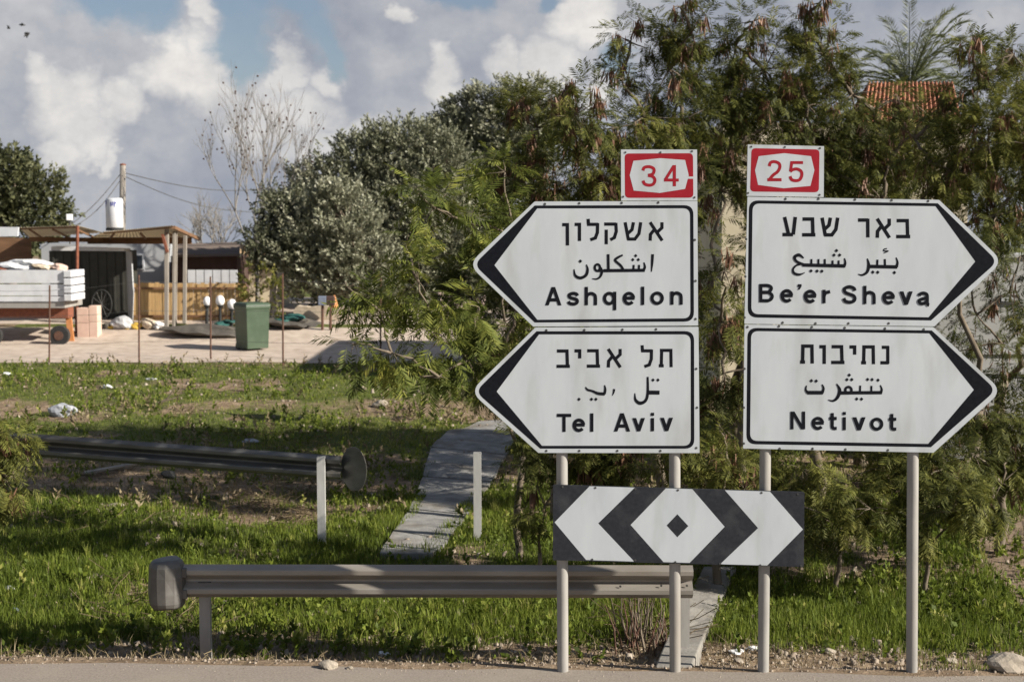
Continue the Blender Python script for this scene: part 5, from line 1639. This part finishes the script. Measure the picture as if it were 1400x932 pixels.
        tag(MB().lump(g + Vector((0, 0, s * .5)), (s * 1.1, s, s * .7), i + 30, 3, .3).build('scrap', M[m]), lab, 'scrap')


yard_things()


def houses():
    # house with orange roof
    D = 30
    root = thing('house', 'cream house with a bright orange tiled roof half hidden behind the feathery trees', 'house', at_ground(1150, D))
    a, b = at_ground(985, D), at_ground(1318, D); ez = P(1200, 168, D).z
    MB().box(((a.x + b.x) / 2, D + 3, (a.z + ez) / 2), (b.x - a.x, 6, ez - a.z)).build('wall', M['cream_wall'], root)
    mb = MB()
    e0, e1 = P(1176, 168, D - .35), P(1316, 168, D - .35); r0, r1 = P(1186, 113, D + 2.6), P(1304, 113, D + 2.6)
    n = 44
    corrugated(mb, e0, e1, r1, r0, n, .035)
    corrugated(mb, r0, r1, Vector((r1.x, D + 6, e1.z)), Vector((r0.x, D + 6, e0.z)), n, .035)
    mb.build('roof', M['orange_tile'], root)
    # white hut at the right edge
    D = 24
    root = thing('white_hut', 'pale white metal hut with a small dark vent behind the twiggy sapling at the right', 'hut', at_ground(1360, D))
    a, b = at_ground(1268, D), at_ground(1560, D); h = P(1350, 350, D).z - a.z
    MB().box(((a.x + b.x) / 2, D + 1.3, a.z + h / 2), (b.x - a.x, 2.6, h)).build('wall', M['pale_wall'], root)
    for v in (350, 482, 509): MB().bar(P(1268, v, D - .02), P(1500, v, D - .02), .05, .05).build('trim', M['pale_wall'], root)
    f = MB().box(P(1380, 409, D - .01), (.34, .06, .14)).build('vent', M['dark_steel'], root)
    for k in range(2): MB().box(P(1374 + 13 * k, 409, D - .045), (.12, .01, .07)).build('vent_slot', M['grey_wall'], f)
    # cloth behind the young tree
    D = 27
    mb = MB(); n = 10
    pts = []
    for i in range(n + 1):
        for j in range(5):
            s, t = i / n, j / 4
            p = P(598 + 66 * s, 396 + 8 * s, D).lerp(P(606 + 56 * s, 438 - 4 * s, D - .6), t)
            pts.append(p + Vector((0, .05 * math.sin(6 * s + t), -.12 * math.sin(math.pi * s))))
    mb.add(pts, [(i * 5 + j, (i + 1) * 5 + j, (i + 1) * 5 + j + 1, i * 5 + j + 1) for i in range(n) for j in range(4)])
    o = mb.build('cloth_awning', M['pale_fabric'], None, True)
    s = o.modifiers.new('thick', 'SOLIDIFY'); s.thickness = .01
    tag(o, 'sagging pinkish cloth awning showing behind the yellow-green feathery tree', 'awning')


houses()

# ------------------------------------------------------------------ stones, rubbish, birds
def bits():
    for i, (u, v, s, lab) in enumerate(((1378, 915, (.2, .16, .11), 'large pale rough stone on the road edge at the far right'), (449, 913, (.08, .06, .045), 'pale stone on the road edge below the front guardrail'), (478, 914, (.03, .03, .02), 'small pebble-sized stone right of the pale stone on the road edge'),
                                       (519, 556, (.16, .12, .10), 'grey stone lying in the field left of the feathery fronds'), (1135, 893, (.06, .05, .035), 'beige stone on the gravel between the two right sign posts'), (1010, 905, (.05, .04, .03), 'beige stone on the gravel between the middle sign posts'),
                                       (1300, 905, (.06, .05, .035), 'beige stone on the gravel right of the last sign post'), (160, 693, (.10, .08, .05), 'ochre stone in the grass before the slanting guardrail'))):
        p = G(u, v); tag(MB().lump(p + Vector((0, 0, s[2] * .4)), s, i + 3, 3, .28).build('stone', M['stone']), lab, 'stone')
    for i, (u, v, s, m, lab) in enumerate(((88, 568, (.22, .14, .16), 'grey_bag', 'crumpled bluish white plastic bag above the slanting guardrail'), (10, 512, (.12, .08, .04), 'white_plastic', 'white scrap on the grass at the left edge of the field'), (341, 605, (.14, .1, .04), 'grey_bag', 'flat white sheet scrap just beyond the slanting guardrail'),
                                           (1008, 893, (.07, .05, .03), 'white_plastic', 'crushed clear bottle on the gravel left of the middle right post'), (1028, 888, (.07, .04, .02), 'white_plastic', 'white paper scrap beside the middle right post'), (12, 806, (.05, .04, .03), 'white_plastic', 'white paper scrap in the grass at the left edge'),
                                           (20, 836, (.045, .04, .03), 'blue_grey', 'pale blue scrap below the white paper at the left edge'), (147, 530, (.1, .07, .05), 'white_plastic', 'small white scrap on the dry strip of the field'), (207, 519, (.1, .08, .03), 'white_plastic', 'flat white scrap in the field near the wire fence'),
                                           (525, 895, (.06, .04, .02), 'white_plastic', 'white paper scrap under the front guardrail'), (232, 652, (.12, .1, .08), 'black_rubber', 'black plastic scrap in the grass under the slanting guardrail'))):
        p = G(u, v); tag(MB().lump(p + Vector((0, 0, s[2] * .5)), s, i + 50, 3, .4).build('litter', M[m]), lab, 'litter')
    a, b = G(116, 650), G(188, 640)
    tag(MB().bar(a + Vector((0, 0, .05)), b + Vector((0, 0, .09)), .13, .03).build('plank', M['grey_wood']), 'weathered plank lying in the grass under the slanting guardrail', 'plank')
    a = G(212, 553)
    root = thing('branch', 'dark forked branch lying in the field left of the shadow', 'branch', a)
    MB().tube([a, a + Vector((.25, 0, .12)), a + Vector((.45, 0, .38))], [.03, .02, .008], 6).build('stem', M['bark'], root)
    MB().tube([a + Vector((.1, 0, .05)), a + Vector((.5, .1, .16))], [.025, .01], 6).build('fork', M['bark'], root)
    # birds far off
    for i, (u, v, lab) in enumerate(((12, 39, 'leftmost of three tiny birds in the sky'), (29, 34, 'highest of three tiny birds in the sky'), (37, 46, 'lowest and largest of three tiny birds in the sky'))):
        D = 90; c = P(u, v, D); s = (.1, .12, .16)[i]
        mb = MB(); a = i * 1.9
        R = Matrix.Rotation(a, 3, 'Y')
        mb.lump(c, (s * 1.2, s * .5, s * .5), i, 2, .05)
        w = [Vector((.5, 0, 0)), Vector((.1, .4, .8)), Vector((-.3, 1.2, 1.3)), Vector((-.4, .4, .6)), Vector((-.6, 0, 0))]
        for sg in (-1, 1): mb.extrude([c + R @ Vector((q.x * s * 1.6, q.y * s * 1.6 * sg, q.z * s * 1.4)) for q in w], (0, 0, .015))
        o = mb.build('bird', M['bird']); tag(o, lab, 'bird', 'birds in the sky')


bits()
